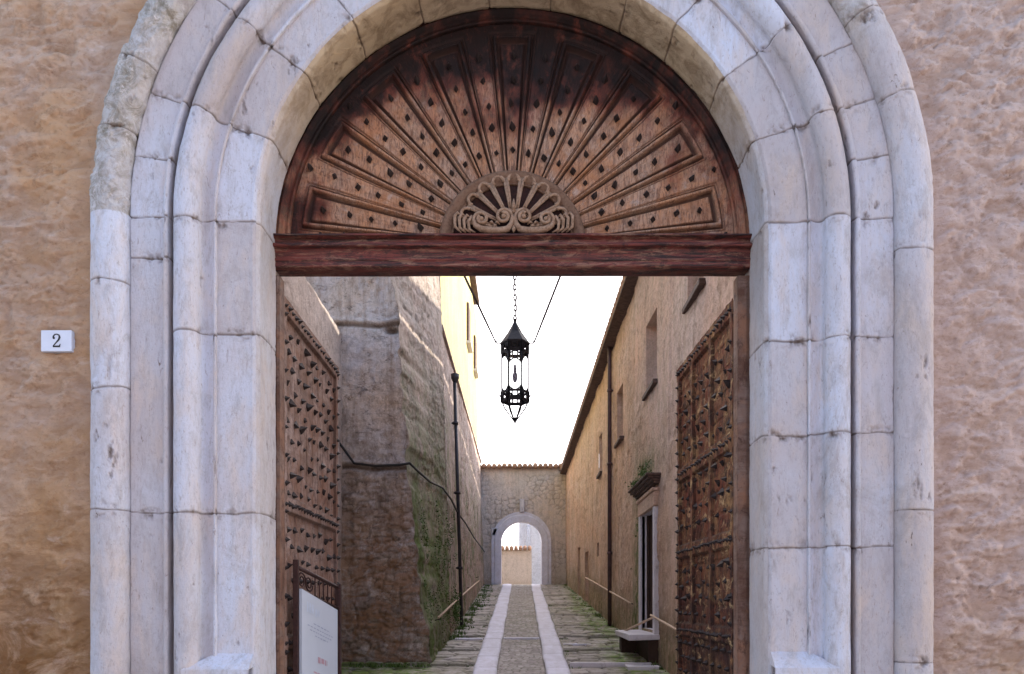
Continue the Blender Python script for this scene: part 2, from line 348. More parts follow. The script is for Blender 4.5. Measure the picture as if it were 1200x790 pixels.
# alley floor: small cobbles in the middle, larger flags at both sides, one sheet
ys = np.concatenate([np.arange(5.6, 9, .03), np.arange(9, 15, .016), np.arange(15, 26.4, .035), np.arange(26.4, 34, .3)])
xs = np.arange(-3.2, 2.6, .017)
X, Y = np.meshgrid(xs, ys, indexing='ij')
Xs = X - (-.0)                     # track centre line
mid = np.abs(Xs) < .32
q = np.stack([X * 3, Y * 3, X * 0], -1)
wx = X + .03 * vn(q, 1); wy = Y + .03 * vn(q, 2)
f1, id1 = voronoi(wx, wy, .085, .11, 3); f2, id2 = voronoi(wx + 7, wy, .30, .21, 4)
ff = np.where(mid, f1, f2); idd = np.where(mid, id1, id2)
gap = 1 - smooth(.03, .16, ff)
hgt = np.where(mid, .014, .024) * (1 - gap) + (idd - .5) * np.where(mid, .01, .03) + .02 * fbm(np.stack([X*1.4, Y*1.2, X*0], -1), 4, 8)
# transverse risers on the right and left flags: shallow steps of about 3 cm
for k, yy in enumerate((9.55, 10.8, 12.1, 13.6, 15.2, 17.1, 19.3, 22.)):
    e = yy + .04 * vn(np.stack([X*3, X*0, X*0 + k], -1), 3)
    gap = np.maximum(gap, np.where((~mid), np.exp(-((Y - e) / .02)**2), 0)); hgt = hgt + np.where(~mid, -.03 * smooth(-.7, 0., Y - e) * (Y < e), 0)
hgt = np.where((np.abs(Xs) > .315) & (np.abs(Xs) < .625), -.03, hgt)
P = np.stack([X, Y, gz(Y) + hgt], -1)
moss = np.clip(.35 + .65 * smooth(.9, 1.5, np.abs(Xs)) + .5 * fbm(np.stack([X, Y * .6, X * 0], -1), 3, 12), 0, 1) * np.where(mid, .55, 1)
np_mesh('path', P, quads(*X.shape), COB, attrs={'dirt': gap, 'cell': idd, 'moss': moss}); tag(bpy.data.objects['path'], kind='structure')
# two dressed stone tracks
for s in (-1, 1):
    y0 = 6.0; V = MB(); k = 0
    P_l = []; Vv = []; Ff = []; at = []
    xs_ = np.linspace(-.155, .155, 14)
    yy = np.arange(5.65, 26.4, .022); XX, YY = np.meshgrid(xs_, yy, indexing='ij')
    joints = []; y = 5.9
    while y < 26.4: joints.append(y); y += rnd.uniform(.75, 1.25)
    dj = np.min(np.abs(YY[..., None] - np.array(joints)), -1); g = 1 - smooth(.0, .022, dj)
    edge = smooth(.125, .155, np.abs(XX + .006 * vn(np.stack([XX*0, YY*5, XX*0+s], -1), 5)))
    zz = gz(YY) + .03 - .012 * g - .02 * edge + .006 * fbm(np.stack([XX*4, YY*2, XX*0 + s], -1), 3, 6)
    wob = .012 * vn(np.stack([XX*0, YY*1.3, XX*0 + s*3], -1), 7)
    o = np_mesh('track', np.stack([XX + s * .47 + wob, YY, zz], -1), quads(*XX.shape), TRACK, attrs={'dirt': np.maximum(g, edge*.6)})
    tag(o, kind='structure')
cs = MB()
for (xa, xb, yy_) in ((-1.1, -.65, 13.3), (.66, 1.1, 12.7), (-.30, .30, 13.4)):
    z = gz(yy_) + .012; cs.box((xa, yy_ - .1, z - .06), (xb, yy_ + .08, z + .014), jit=.004)
tag(cs.build('paving', TRACK, bevel=.006), kind='structure')

# ------------------------------------------------------------------ facade
ZS = 4.04; XC = -.059; YF = 5.0
PXM = YF / F          # metres per pixel on the portal plane
fac = thing('facade_wall', (0, 5.06, 0), 'thick peach rendered wall with lumpy trowelled surface around the stone arch', 'wall')
def axis_pts(segs):
    out = []
    for a, b, st_ in segs: out.append(np.arange(a, b, st_))
    return np.concatenate(out + [np.array([segs[-1][1]])])
fx = axis_pts([(-9, -3.9, .15), (-3.9, -2.55, .011), (-2.55, 2.4, .06), (2.4, 3.7, .011), (3.7, 9, .15)])
fz = axis_pts([(0, 1.0, .1), (1.0, 5.5, .011), (5.5, 8, .15)])
X, Z = np.meshgrid(fx, fz, indexing='ij')
p3 = np.stack([X, X*0, Z], -1)
warp = np.stack([fbm(p3 * 3, 3, 41), X * 0, fbm(p3 * 3, 3, 42)], -1) * .12
lump = fbm((p3 + warp) * np.array([7., 1, 12.]), 5, 20, .55)
rip = ridg((p3 + warp * 1.5) * np.array([5.5, 1, 10.]), 3, 23)
amt = .55 + .45 * smooth(-.3, .3, fbm(p3 * 1.2, 2, 30)) + .35 * (X > 0)
n1 = fbm((p3 + warp * .6) * np.array([5.5, 1, 11.]), 5, 33, .62); n2 = fbm((p3 + warp * .5) * np.array([10, 1, 17.]), 4, 36, .6)
d = (.010 * lump + .016 * smooth(-.03, .09, n1) * (.6 + n1) + .011 * smooth(.0, .10, n2) * (.6 + n2) + .008 * np.clip(rip, -.2, 1)**2) * amt * 1.15 + .005 * fbm(p3 * 34, 3, 25) + .015*fbm(p3*1.5, 2, 27)
near = 1 - smooth(2.66, 2.78, np.where(Z < ZS, np.abs(X - XC), np.hypot(X - XC, Z - ZS)))
Pf = np.stack([X, 5.055 - d * (1 - near * .8), Z], -1)
xc = (X[1:, 1:] + X[:-1, :-1]) / 2; zc = (Z[1:, 1:] + Z[:-1, :-1]) / 2
keep = np.where(zc < ZS, np.abs(xc - XC) > 2.56, np.hypot(xc - XC, zc - ZS) > 2.56)
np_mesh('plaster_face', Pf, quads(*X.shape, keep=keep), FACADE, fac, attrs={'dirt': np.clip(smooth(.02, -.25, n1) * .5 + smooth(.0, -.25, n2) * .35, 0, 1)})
core = MB()
core.box((-9, 5.12, -.1), (-1.86, 5.56, 8)); core.box((1.74, 5.12, -.1), (9, 5.56, 8)); core.box((-1.855, 5.62, 4.3), (1.735, 5.9, 8))
core.box((-9, 5.56, -.1), (-2.5, 5.9, 8)); core.box((2.1, 5.56, -.1), (9, 5.9, 8)); core.box((-9, 5.12, 8.002), (9, 5.9, 8.1))
core.build('wall_core', W_FLANK, fac)

# ------------------------------------------------------------------ stone portal: swept mouldings
portal = thing('stone_portal', (XC, YF, 0), 'pale grey limestone arched portal surround with deep concentric mouldings', 'portal')
r_ = lambda p: p * PXM
def smooth_prof(ctrl, n):
    """dense resample of a profile polyline"""
    c = np.array(ctrl, float); seg = np.hypot(*np.diff(c, axis=0).T); s = np.concatenate([[0], np.cumsum(seg)])
    t = np.linspace(0, s[-1], n); return np.stack([np.interp(t, s, c[:, 0]), np.interp(t, s, c[:, 1])], -1)
def arcp(cx, cy, rx, ry, a0, a1, n=14):
    return [(cx + rx * math.cos(R(a0 + (a1 - a0) * i / n)), cy + ry * math.sin(R(a0 + (a1 - a0) * i / n))) for i in range(n + 1)]
# stations along the path: jamb z 0..ZS, arc 0..180, jamb back
zj = axis_pts([(0, 1.05, .05), (1.05, ZS - .006, .006)])[:-1]
th_ = np.linspace(0, 180, 1250)
side = np.concatenate([np.full(len(zj), -1), np.zeros(len(th_)), np.full(len(zj), 1)])
par = np.concatenate([zj, np.radians(th_), zj[::-1]])
def yz(y): return EYE + (VY - y) * YF / F
def sweep(name, prof, jl, jr, ja, seed, rough=.0015, erode=None, warm=0, tip=None):
    n, m = len(par), len(prof)
    r = prof[None, :, 0].repeat(n, 0); dpt = prof[None, :, 1].repeat(n, 0); pr = par[:, None].repeat(m, 1); sd_ = side[:, None].repeat(m, 1)
    arc = sd_ == 0
    X = np.where(arc, XC - r * np.cos(pr), XC + sd_ * r); Z = np.where(arc, ZS + r * np.sin(pr), pr)
    P = np.stack([X, dpt, Z], -1)
    N = normals(P); 
    if N[n // 4, m // 2, 1] > 0 and abs(N[n//4, m//2, 1]) > .1: N = -N
    q = P * np.array([6, 6, 6.])
    wob = .018 * fbm(q * .8, 3, seed + 3)
    dist = np.full(X.shape, 9.)
    for z in jl: dist = np.where(sd_ == -1, np.minimum(dist, np.abs(pr - z + wob)), dist)
    for z in jr: dist = np.where(sd_ == 1, np.minimum(dist, np.abs(pr - z + wob)), dist)
    for a in ja: dist = np.where(arc, np.minimum(dist, np.abs((pr - R(a)) * r + wob)), dist)
    # joint at the springing appears in both
    wj = .0030 + .0045 * (fbm(q * 2, 2, seed + 4) + .3)
    g = np.exp(-(dist / np.clip(wj, .0028, .012))**2)
    bid = np.zeros(X.shape)
    for z in jl: bid = np.where((sd_ == -1) & (pr > z), bid + 1, bid)
    for z in jr: bid = np.where((sd_ == 1) & (pr > z), bid + 31, bid)
    for a in ja: bid = np.where(arc & (pr > R(a)), bid + 7, bid)
    bid = bid + sd_ * 100 + 500; blk = _h(bid, bid * 0, bid * 0, seed)
    chip = np.clip(fbm(q * 2.6, 4, seed + 8, .6) - .12, 0, 1) * np.exp(-(dist / .04)**2) * 2.6
    pit = np.clip(fbm(P * np.array([17, 17, 8.]), 5, seed + 12, .62) - .36, 0, 1) * 4 * smooth(-.05, .2, fbm(P * 1.7, 2, seed + 15))
    disp = -.008 * g - .012 * chip - .010 * pit + rough * fbm(P * 26, 4, seed) + .004 * fbm(P * 5, 3, seed + 1)
    # per-block offset
    er = np.zeros(X.shape)
    if erode is not None:
        er = erode(X, Z, pr, sd_); disp = disp + er * (.020 * fbm(P * np.array([15, 15, 15.]), 5, seed + 20, .62) + .014 * ridg(P * 9, 3, seed + 22) - .008)
    P = P + N * disp[..., None]
    wm = np.full(X.shape, float(warm)) if not callable(warm) else warm(X, Z, pr, sd_)
    a = {'dirt': np.clip(g * .85 + chip * .8 + pit * .7, 0, 1), 'erode': er, 'warm': wm, 'block': blk}
    return np_mesh(name, P, quads(n, m), STONE, portal, attrs=a)
R0, RP0, RP1 = r_(302), r_(303), r_(352)
DP = 5.075    # panel plane depth
JL = [yz(600), yz(387), 4.025]; JR = [yz(641), yz(507), yz(394), 4.025]
JA = [18.5, 35.5, 51.5, 68, 84, 99, 117, 130, 146, 162]
# reveal (soffit): from deep edge to front edge with a small arris
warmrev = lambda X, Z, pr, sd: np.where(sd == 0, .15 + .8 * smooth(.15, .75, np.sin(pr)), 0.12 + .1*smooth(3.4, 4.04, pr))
rev = smooth_prof([(r_(302) + .012, 5.60), (r_(302) + .012, 5.46), (r_(301), 5.42), (r_(301), 5.16), (r_(302), 5.115), (r_(306), 5.092)], 52)
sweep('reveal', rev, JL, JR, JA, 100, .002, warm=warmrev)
sweep('inner_band', smooth_prof([(r_(305.6), 5.094), (r_(309), 5.080), (r_(313), 5.083), (r_(351.5), 5.083)], 42), JL, JR, JA, 200)
sweep('fillet', smooth_prof([(r_(351.3), 5.10), (r_(351.5), 5.066), (r_(352.2), 5.062), (r_(354.2), 5.062), (r_(355), 5.066)], 14), JL, JR, JA, 230)
cy = [(r_(354.8), 5.068)] + [(r_(356) + r_(14) * math.sin(R(a)), 5.072 - .0 + .022 * math.sin(R(2 * a)) - .012*(a/90)) for a in range(0, 91, 8)]
cy += arcp(r_(385), 5.055, r_(15), .075, 180, 360, 26)
sweep('cyma_roll', smooth_prof(cy, 84), JL, JR, JA, 300)
JLb = [yz(600), yz(300), 4.025]; JRb = [yz(641), yz(507), yz(394), 4.025]
band = [(r_(400), 5.06), (r_(400.5), 5.088), (r_(403.5), 5.088), (r_(404), 5.02)] + arcp(r_(407), 5.018, r_(3), .014, 180, 360, 8) + [(r_(410), 5.030), (r_(412), 5.034), (r_(450.5), 5.034), (r_(451), 5.07)]
sweep('flat_band', smooth_prof(band, 76), JLb, JRb, [9, 19, 36, 52, 68, 84, 99, 117, 130, 153, 162, 171], 400)
def er_out(X, Z, pr, sd):
    L = ((sd == 0) & (X < 0)); up = smooth(-.02, .10, pr)
    r = np.where(sd == -1, smooth(yz(232), yz(212), pr), np.where(L, 1., 0)) * .95
    Rr = np.where((sd == 0) & (X >= 0), .55 * smooth(math.pi - .38, math.pi - .5, pr), 0)
    return np.clip((r + Rr) * (.75 + .8 * fbm(np.stack([X * 4, X * 0, Z * 4], -1), 4, 66)) , 0, 1)
roll = [(r_(450), 5.06), (r_(451.5), 5.03)] + arcp(r_(473.5), 5.03, r_(22), .088, 180, 360, 30) + [(r_(495.5), 5.09)]
sweep('outer_roll', smooth_prof(roll, 84), [yz(598), yz(456), yz(330), yz(214)], [yz(775), yz(598), yz(293)], [12, 22, 36, 52, 68, 84, 99, 120, 134, 150.5, 163], 500, .003, erode=er_out)
# ledge closing the sunk inner band at its foot, and plinth blocks
for s, y1, yb in ((-1, 764, 752), (1, 762, 750)):
    m = MB(); z1 = yz(y1)
    xa, xb = sorted((XC + s * r_(307), XC + s * r_(372)))
    z1 -= .01; fa, fb = (xa, XC + r_(386)) if s > 0 else (XC - r_(386), xb)
    vs = [(fa, 4.972, z1 - .10), (fb, 4.972, z1 - .10), (fb, 4.972, 0), (fa, 4.972, 0), (xa, 5.12, z1 - .08), (xb, 5.12, z1 - .08)]
    inn = .006
    if s > 0: top = [(xa + inn, 5.088, z1), (XC + r_(352), 5.088, z1)]
    else: top = [(XC - r_(352), 5.088, z1), (xb - inn, 5.088, z1)]
    vs += top
    m.add(vs, [(0,1,2,3), (0,6,7,1), (0,4,6), (1,7,5), (4,5,7,6)])
    m.build('foot_block', STONE, portal)

# ------------------------------------------------------------------ wooden lunette, beam and posts
YB = 5.45; PB = YB / F
ZB = EYE + (VY - 285) * PB; XB = (600 - VX) * PB
frame = thing('wooden_door_frame', (XB, YB, 0), 'dark red wooden door frame with studded sunburst fan filling the arch head', 'door frame')
def darkf(X, Z):  # old dark red varnish towards the rim, with the arch's shade painted in
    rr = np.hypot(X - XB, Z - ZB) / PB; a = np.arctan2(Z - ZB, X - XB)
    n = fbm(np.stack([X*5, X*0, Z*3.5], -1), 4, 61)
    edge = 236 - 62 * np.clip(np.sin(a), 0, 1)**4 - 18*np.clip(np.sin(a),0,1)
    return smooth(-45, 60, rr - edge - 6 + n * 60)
ra = np.linspace(80, 281, 190) * PB; ta = np.radians(np.linspace(0, 180, 1000))
RR, TT = np.meshgrid(ra, ta, indexing='ij')
deg = np.degrees(TT)
half = np.minimum(deg, 180 - deg)
# panels centred on 10.9 + 20k , stiles between; mirror
kk = np.round((half - 10.9) / 19.8); pc = 10.9 + 19.8 * kk
dang = np.abs(half - pc)
hw = 4.9 * math.pi / 180 * RR; din = hw - np.radians(dang) * RR      # metres inside the panel from its long edges
dend = 246 * PB - RR
din = np.minimum(din, dend)
ws = np.clip(RR / 1.0, .55, 1.25)
dd = din / ws
H = np.zeros_like(RR)
H += np.where((dd > -.013) & (dd < .009), .022 * np.sqrt(np.clip(1 - ((dd + .002) / .011)**2, 0, 1)), 0)
H += -.032 * smooth(.007, .012, dd) * (1 - smooth(.018, .034, dd)) - .006 * smooth(.018, .034, dd)
H += -.026 * np.exp(-((dd + .018) / .0045)**2) - .014 * np.exp(-((dd + .032) / .0035)**2)
dirt = np.clip(smooth(-.004, -.016, H), 0, 1)
# stile centre seam + fine cracks
XX = XB + RR * np.cos(TT); ZZ = ZB + RR * np.sin(TT)
cr = fbm(np.stack([RR * 3, deg * 1.3, RR * 0], -1), 4, 71)
H += .003 * cr - .010 * np.clip(.05 - np.abs(cr), 0, .05) * 20 * .35
dirt = np.maximum(dirt, smooth(.035, .0, np.abs(cr)) * .45)
P = np.stack([XX, YB + .045 - H, ZZ], -1)
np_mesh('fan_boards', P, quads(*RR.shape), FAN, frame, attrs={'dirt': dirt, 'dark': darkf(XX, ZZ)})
rim = smooth_prof([(262*PB, YB+.06), (262*PB, YB+.02), (264*PB, YB+.012), (266*PB, YB+.02), (268*PB, YB+.02), (270*PB, YB+.004), (274*PB, YB-.006), (276*PB, YB+.006), (283*PB, YB-.008), (287*PB, YB-.008)], 46)
T2 = np.radians(np.linspace(-1, 181, 700)); A, B = np.meshgrid(np.arange(700), np.arange(46), indexing='ij')
rr = rim[B, 0]; X_ = XB + rr * np.cos(T2[A]); Z_ = ZB + rr * np.sin(T2[A]); Y_ = rim[B, 1] + .002 * fbm(np.stack([X_*20, Z_*20, X_*0], -1), 3, 3)
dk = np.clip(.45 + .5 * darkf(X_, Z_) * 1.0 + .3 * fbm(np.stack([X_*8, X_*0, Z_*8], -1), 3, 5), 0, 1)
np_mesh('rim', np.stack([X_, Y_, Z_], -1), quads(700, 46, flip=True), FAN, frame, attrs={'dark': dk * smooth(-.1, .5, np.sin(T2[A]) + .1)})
hubp = smooth_prof([(70*PB, YB+.05), (70.5*PB, YB+.02), (72*PB, YB+.018)] + [((72 + 11 * t) * PB, YB + .022 - .03 * math.sin(math.pi * .5 * t)) for t in np.linspace(0, 1, 8)] + [(84*PB, YB-.006), (86*PB, YB + .005), (88*PB, YB+.05)], 40)
A, B = np.meshgrid(np.arange(300), np.arange(40), indexing='ij'); T3 = np.radians(np.linspace(0, 180, 300))
rr = hubp[B, 0]; np_mesh('hub_ring', np.stack([XB + rr * 1.0 * np.cos(T3[A]), hubp[B, 1], ZB + rr * np.sin(T3[A])], -1), quads(300, 40, flip=True), HUB, frame)
# backing
bk = MB(); n = 48; vs = [(XB, YB + .1, ZB - .1)] + [(XB + 290*PB*math.cos(math.pi*i/n), YB + .1, ZB + 290*PB*math.sin(math.pi*i/n)) for i in range(n+1)]
vs2 = [(v[0], YB + .17, v[2]) for v in vs]
bk.add(vs + vs2, [(0, i+2, i+1) for i in range(n)] + [(n+2, n+2+i+1, n+2+i+2) for i in range(n)]); bk.build('backing_board', WOODD, frame)
# shell carving
shell = bk2 = MB(); n = 40; SX, SZ = XB + 2*PB, EYE + (VY - 270) * PB
vs = [(SX, YB + .03, SZ)] + [(SX + 73*PB*math.cos(math.pi*i/n), YB + .035, SZ + 73*PB*math.sin(math.pi*i/n)) for i in range(n+1)]
shell.add(vs, [(0, i+2, i+1) for i in range(n)]); sh = shell.build('shell_carving', SHELL_D, frame)
for k in range(10):
    a = R(8 + k * 164 / 9); m = MB()
    for off in (-1, 1):
        ao = a + off * .030
        r0, r1 = 20 * PB, 60 * PB
        p = lambda r, aa: (SX + r * math.cos(aa), YB + .006, SZ + .02 + r * .98 * math.sin(aa))
        m.tube([p(r0, a + off * .06), p(r0 * 1.8, ao), p(r1, ao)], [.005, .009, .0115], 8)
    m.build('shell_rib', SHELL_L, sh)
m = MB()
for k in range(9):
    a = R(8 + (k + .5) * 164 / 9); cx_, cz_ = SX + 58*PB*math.cos(a), SZ + .02 + 57*PB*math.sin(a)
    pts = [(cx_ + .036 * math.cos(a + R(t)), YB + .004, cz_ + .036 * math.sin(a + R(t))) for t in range(-115, 116, 23)]
    m.tube(pts, .011, 8)
m.build('shell_lobes', SHELL_L, sh)
def spiral(cx_, cz_, r0, turns, start, dirn, shrink=.35, n=26):
    return [((cx_ + (r0 * (1 - (1 - shrink) * i / n)) * math.cos(start + dirn * turns * 2 * math.pi * i / n)), YB - .012 - .018 * i / n, (cz_ + (r0 * (1 - (1 - shrink) * i / n)) * math.sin(start + dirn * turns * 2 * math.pi * i / n))) for i in range(n + 1)]
ZL = EYE + (VY - 276) * PB
for s in (-1, 1):
    m = MB()
    c1 = (XB + s * -1 * 0 + XB * 0 + s * 11.0 * PB + XB * 0, ZL + 22 * PB); c1 = (SX + s * 11.5 * PB, ZL + 21 * PB); c2 = (SX + s * 38 * PB, ZL + 18 * PB)
    a_in = spiral(c1[0], c1[1], 9.5 * PB, 1.35, R(180) if s > 0 else 0, -s * 1.0)        # inner volute, starts at its inner side going up
    low = [(SX + s * 2.5 * PB, YB - .014, ZL + 13 * PB), (SX + s * 7 * PB, YB - .016, ZL + 6.5 * PB), (SX + s * 16 * PB, YB - .018, ZL + 4.2 * PB), (SX + s * 28 * PB, YB - .018, ZL + 4.5 * PB), (SX + s * 38 * PB, YB - .016, ZL + 6.5*PB), (SX + s * 45 * PB, YB - .014, ZL + 11 * PB)]
    a_out = spiral(c2[0], c2[1], 8.5 * PB, 1.2, R(-10) if s > 0 else R(190), s * 1.0)
    path = list(reversed(a_in)) + low + a_out
    rad = [.012] * len(a_in) + [.018, .022, .024, .024, .022, .018] + [.014 - .004 * i / len(a_out) for i in range(len(a_out))]
    m.tube(path, rad, 10)
    for c in (c1, c2): m.lathe([(0.0, .036), (.011, .034), (.018, .022), (.021, .0)], (c[0], YB, c[1]), 14, 'y')
    m.build('scroll', SHELL_L, sh)
    m = MB()
    for j in range(4):
        b = 48 + j * 5.5; m.tube([(SX + s * (b - 3) * PB, YB - .004, ZL + 3 * PB), (SX + s * (b + 4) * PB, YB - .014, ZL + (6 + j) * PB), (SX + s * (b + 6) * PB * .98, YB - .012, ZL + (15 + j * 2.2) * PB), (SX + s * (b + 1) * PB, YB - .008, ZL + (22 + j * 1.4) * PB), (SX + s * (b - 2) * PB, YB - .004, ZL + (20 + j) * PB)], [.005, .011, .012, .010, .006], 8)
    for j, (ux, uz) in enumerate(((22, 9), (26, 13), (19, 13), (29, 9))):
        m.tube([(SX + s * (ux - 3) * PB, YB + .0, ZL + uz * PB), (SX + s * ux * PB, YB - .008, ZL + (uz + 2.5) * PB), (SX + s * (ux + 3) * PB, YB, ZL + (uz + 2) * PB)], [.004, .011, .004], 8)
    m.build('leaf_carving', SHELL_L, sh)
m = MB()
for z0, z1, rad in ((2, 12, .012), (13, 24, .008), (26, 42, .013)):
    m.tube([(SX, YB - .012, ZL + z0 * PB), (SX, YB - .02, ZL + (z0 * .6 + z1 * .4) * PB), (SX, YB - .012, ZL + z1 * PB)], [.003, rad * 1.2, .003], 10)
m.tube([(SX - .035, YB, ZL + 31 * PB), (SX, YB - .01, ZL + 27 * PB), (SX + .035, YB, ZL + 31 * PB)], [.006, .014, .006], 8)
m.build('fleuron', SHELL_L, sh)
# transom beam
bp = [(276, -.035), (277, -.085), (279, -.09), (280.5, -.07), (282, -.05), (287, -.045), (288, -.09), (290, -.098), (292, -.09), (293, -.055), (297, -.045), (302, -.04), (303, -.05), (305, -.05), (306, -.04), (311, -.04), (312.5, -.034)]
xs_ = np.linspace((317.5 - VX) * 5.41 / F, (880 - VX) * 5.41 / F, 420)
prof = smooth_prof([(EYE + (VY - y) * 5.41 / F, YB + d) for y, d in bp], 60)
prof = np.vstack([[prof[0, 0], YB + .15], prof, [prof[-1, 0] + .002, YB + .13], [prof[0, 0], YB + .15]])
A, B = np.meshgrid(np.arange(420), np.arange(len(prof)), indexing='ij')
Xb = xs_[A]; Zb = prof[B, 0]; Yb_ = prof[B, 1]
nz = .003 * fbm(np.stack([Xb * 4, Zb * 60, Xb * 0], -1), 4, 91) + .004 * fbm(np.stack([Xb*2, Zb*6, Xb*0], -1), 3, 92)
np_mesh('transom_beam', np.stack([Xb, Yb_ + nz, Zb + nz], -1), quads(*Xb.shape, flip=True), BEAM, frame)
ec = MB(); ec.box((xs_[0] + .004, YB - .032, prof[:, 0].min() + .01), (xs_[0] + .02, YB + .13, prof[:, 0].max() - .01)); ec.box((xs_[-1] - .02, YB - .032, prof[:, 0].min() + .01), (xs_[-1] - .004, YB + .13, prof[:, 0].max() - .01)); ec.build('beam_end', BEAM, frame)
ztop = EYE + (VY - 322) * YB / F
for xa, xb in (((319 - VX) * YB / F - .02, (327 - VX) * YB / F), ((865 - VX) * YB / F, (881 - VX) * YB / F + .02)):
    X_, Z_ = np.meshgrid(np.linspace(xa, xb, 12), np.arange(.25, ztop, .02), indexing='ij')
    seam = np.exp(-((X_ - xa - .6 * (xb - xa)) / .006)**2)
    Yp = YB + .008 * seam + .004 * fbm(np.stack([X_ * 40, X_ * 0, Z_ * 3], -1), 4, 95)
    P = np.stack([X_, Yp, Z_], -1); o = np_mesh('door_post', P, quads(*X_.shape), POSTW, frame, attrs={'dirt': seam})
    bx = MB(); bx.box((xa, YB + .014, .25), (xb, YB + .12, ztop)); bo = bx.build('post_core', POSTW, o)
# studs on the fan
def stud_mesh(name, base, hgt_, n=4):
    m = MB(); m.lathe([(base * .5, -.008), (base * .5, 0), (base * .34, hgt_ * .45), (0.0006, hgt_)], (0, 0, 0), n, 'y', False, R(90))
    me = bpy.data.meshes.new(name); me.from_pydata(m.v, [], m.f); me.materials.append(IRON); return me
sm_ = stud_mesh('fan_stud', .038, .05)
rows = [3.2, 10.9, 20.8, 30.7, 40.6, 50.5, 60.4, 70.3, 80.2]
cnt = 0
for a in rows + [90] + [180 - r for r in rows]:
    for ri, r in enumerate((112, 140, 168, 196, 225, 253)):
        if ri == 5 and a not in (3.2, 20.8, 40.6, 139.4, 159.2): continue
        t = R(a + rnd.uniform(-.5, .5)); rr_ = (r + rnd.uniform(-2, 2)) * PB
        o = bpy.data.objects.new('stud', sm_); C.objects.link(o); o.parent = frame
        o.location = (rr_ * math.cos(t), .04 if True else 0, ZB + rr_ * math.sin(t))
        o.rotation_euler = (rnd.uniform(-.25, .25), rnd.uniform(-.3, .3), rnd.uniform(-.2, .2)); k = rnd.uniform(.85, 1.2); o.scale = (k, k, k * 1.25); cnt += 1
print('fan studs', cnt)

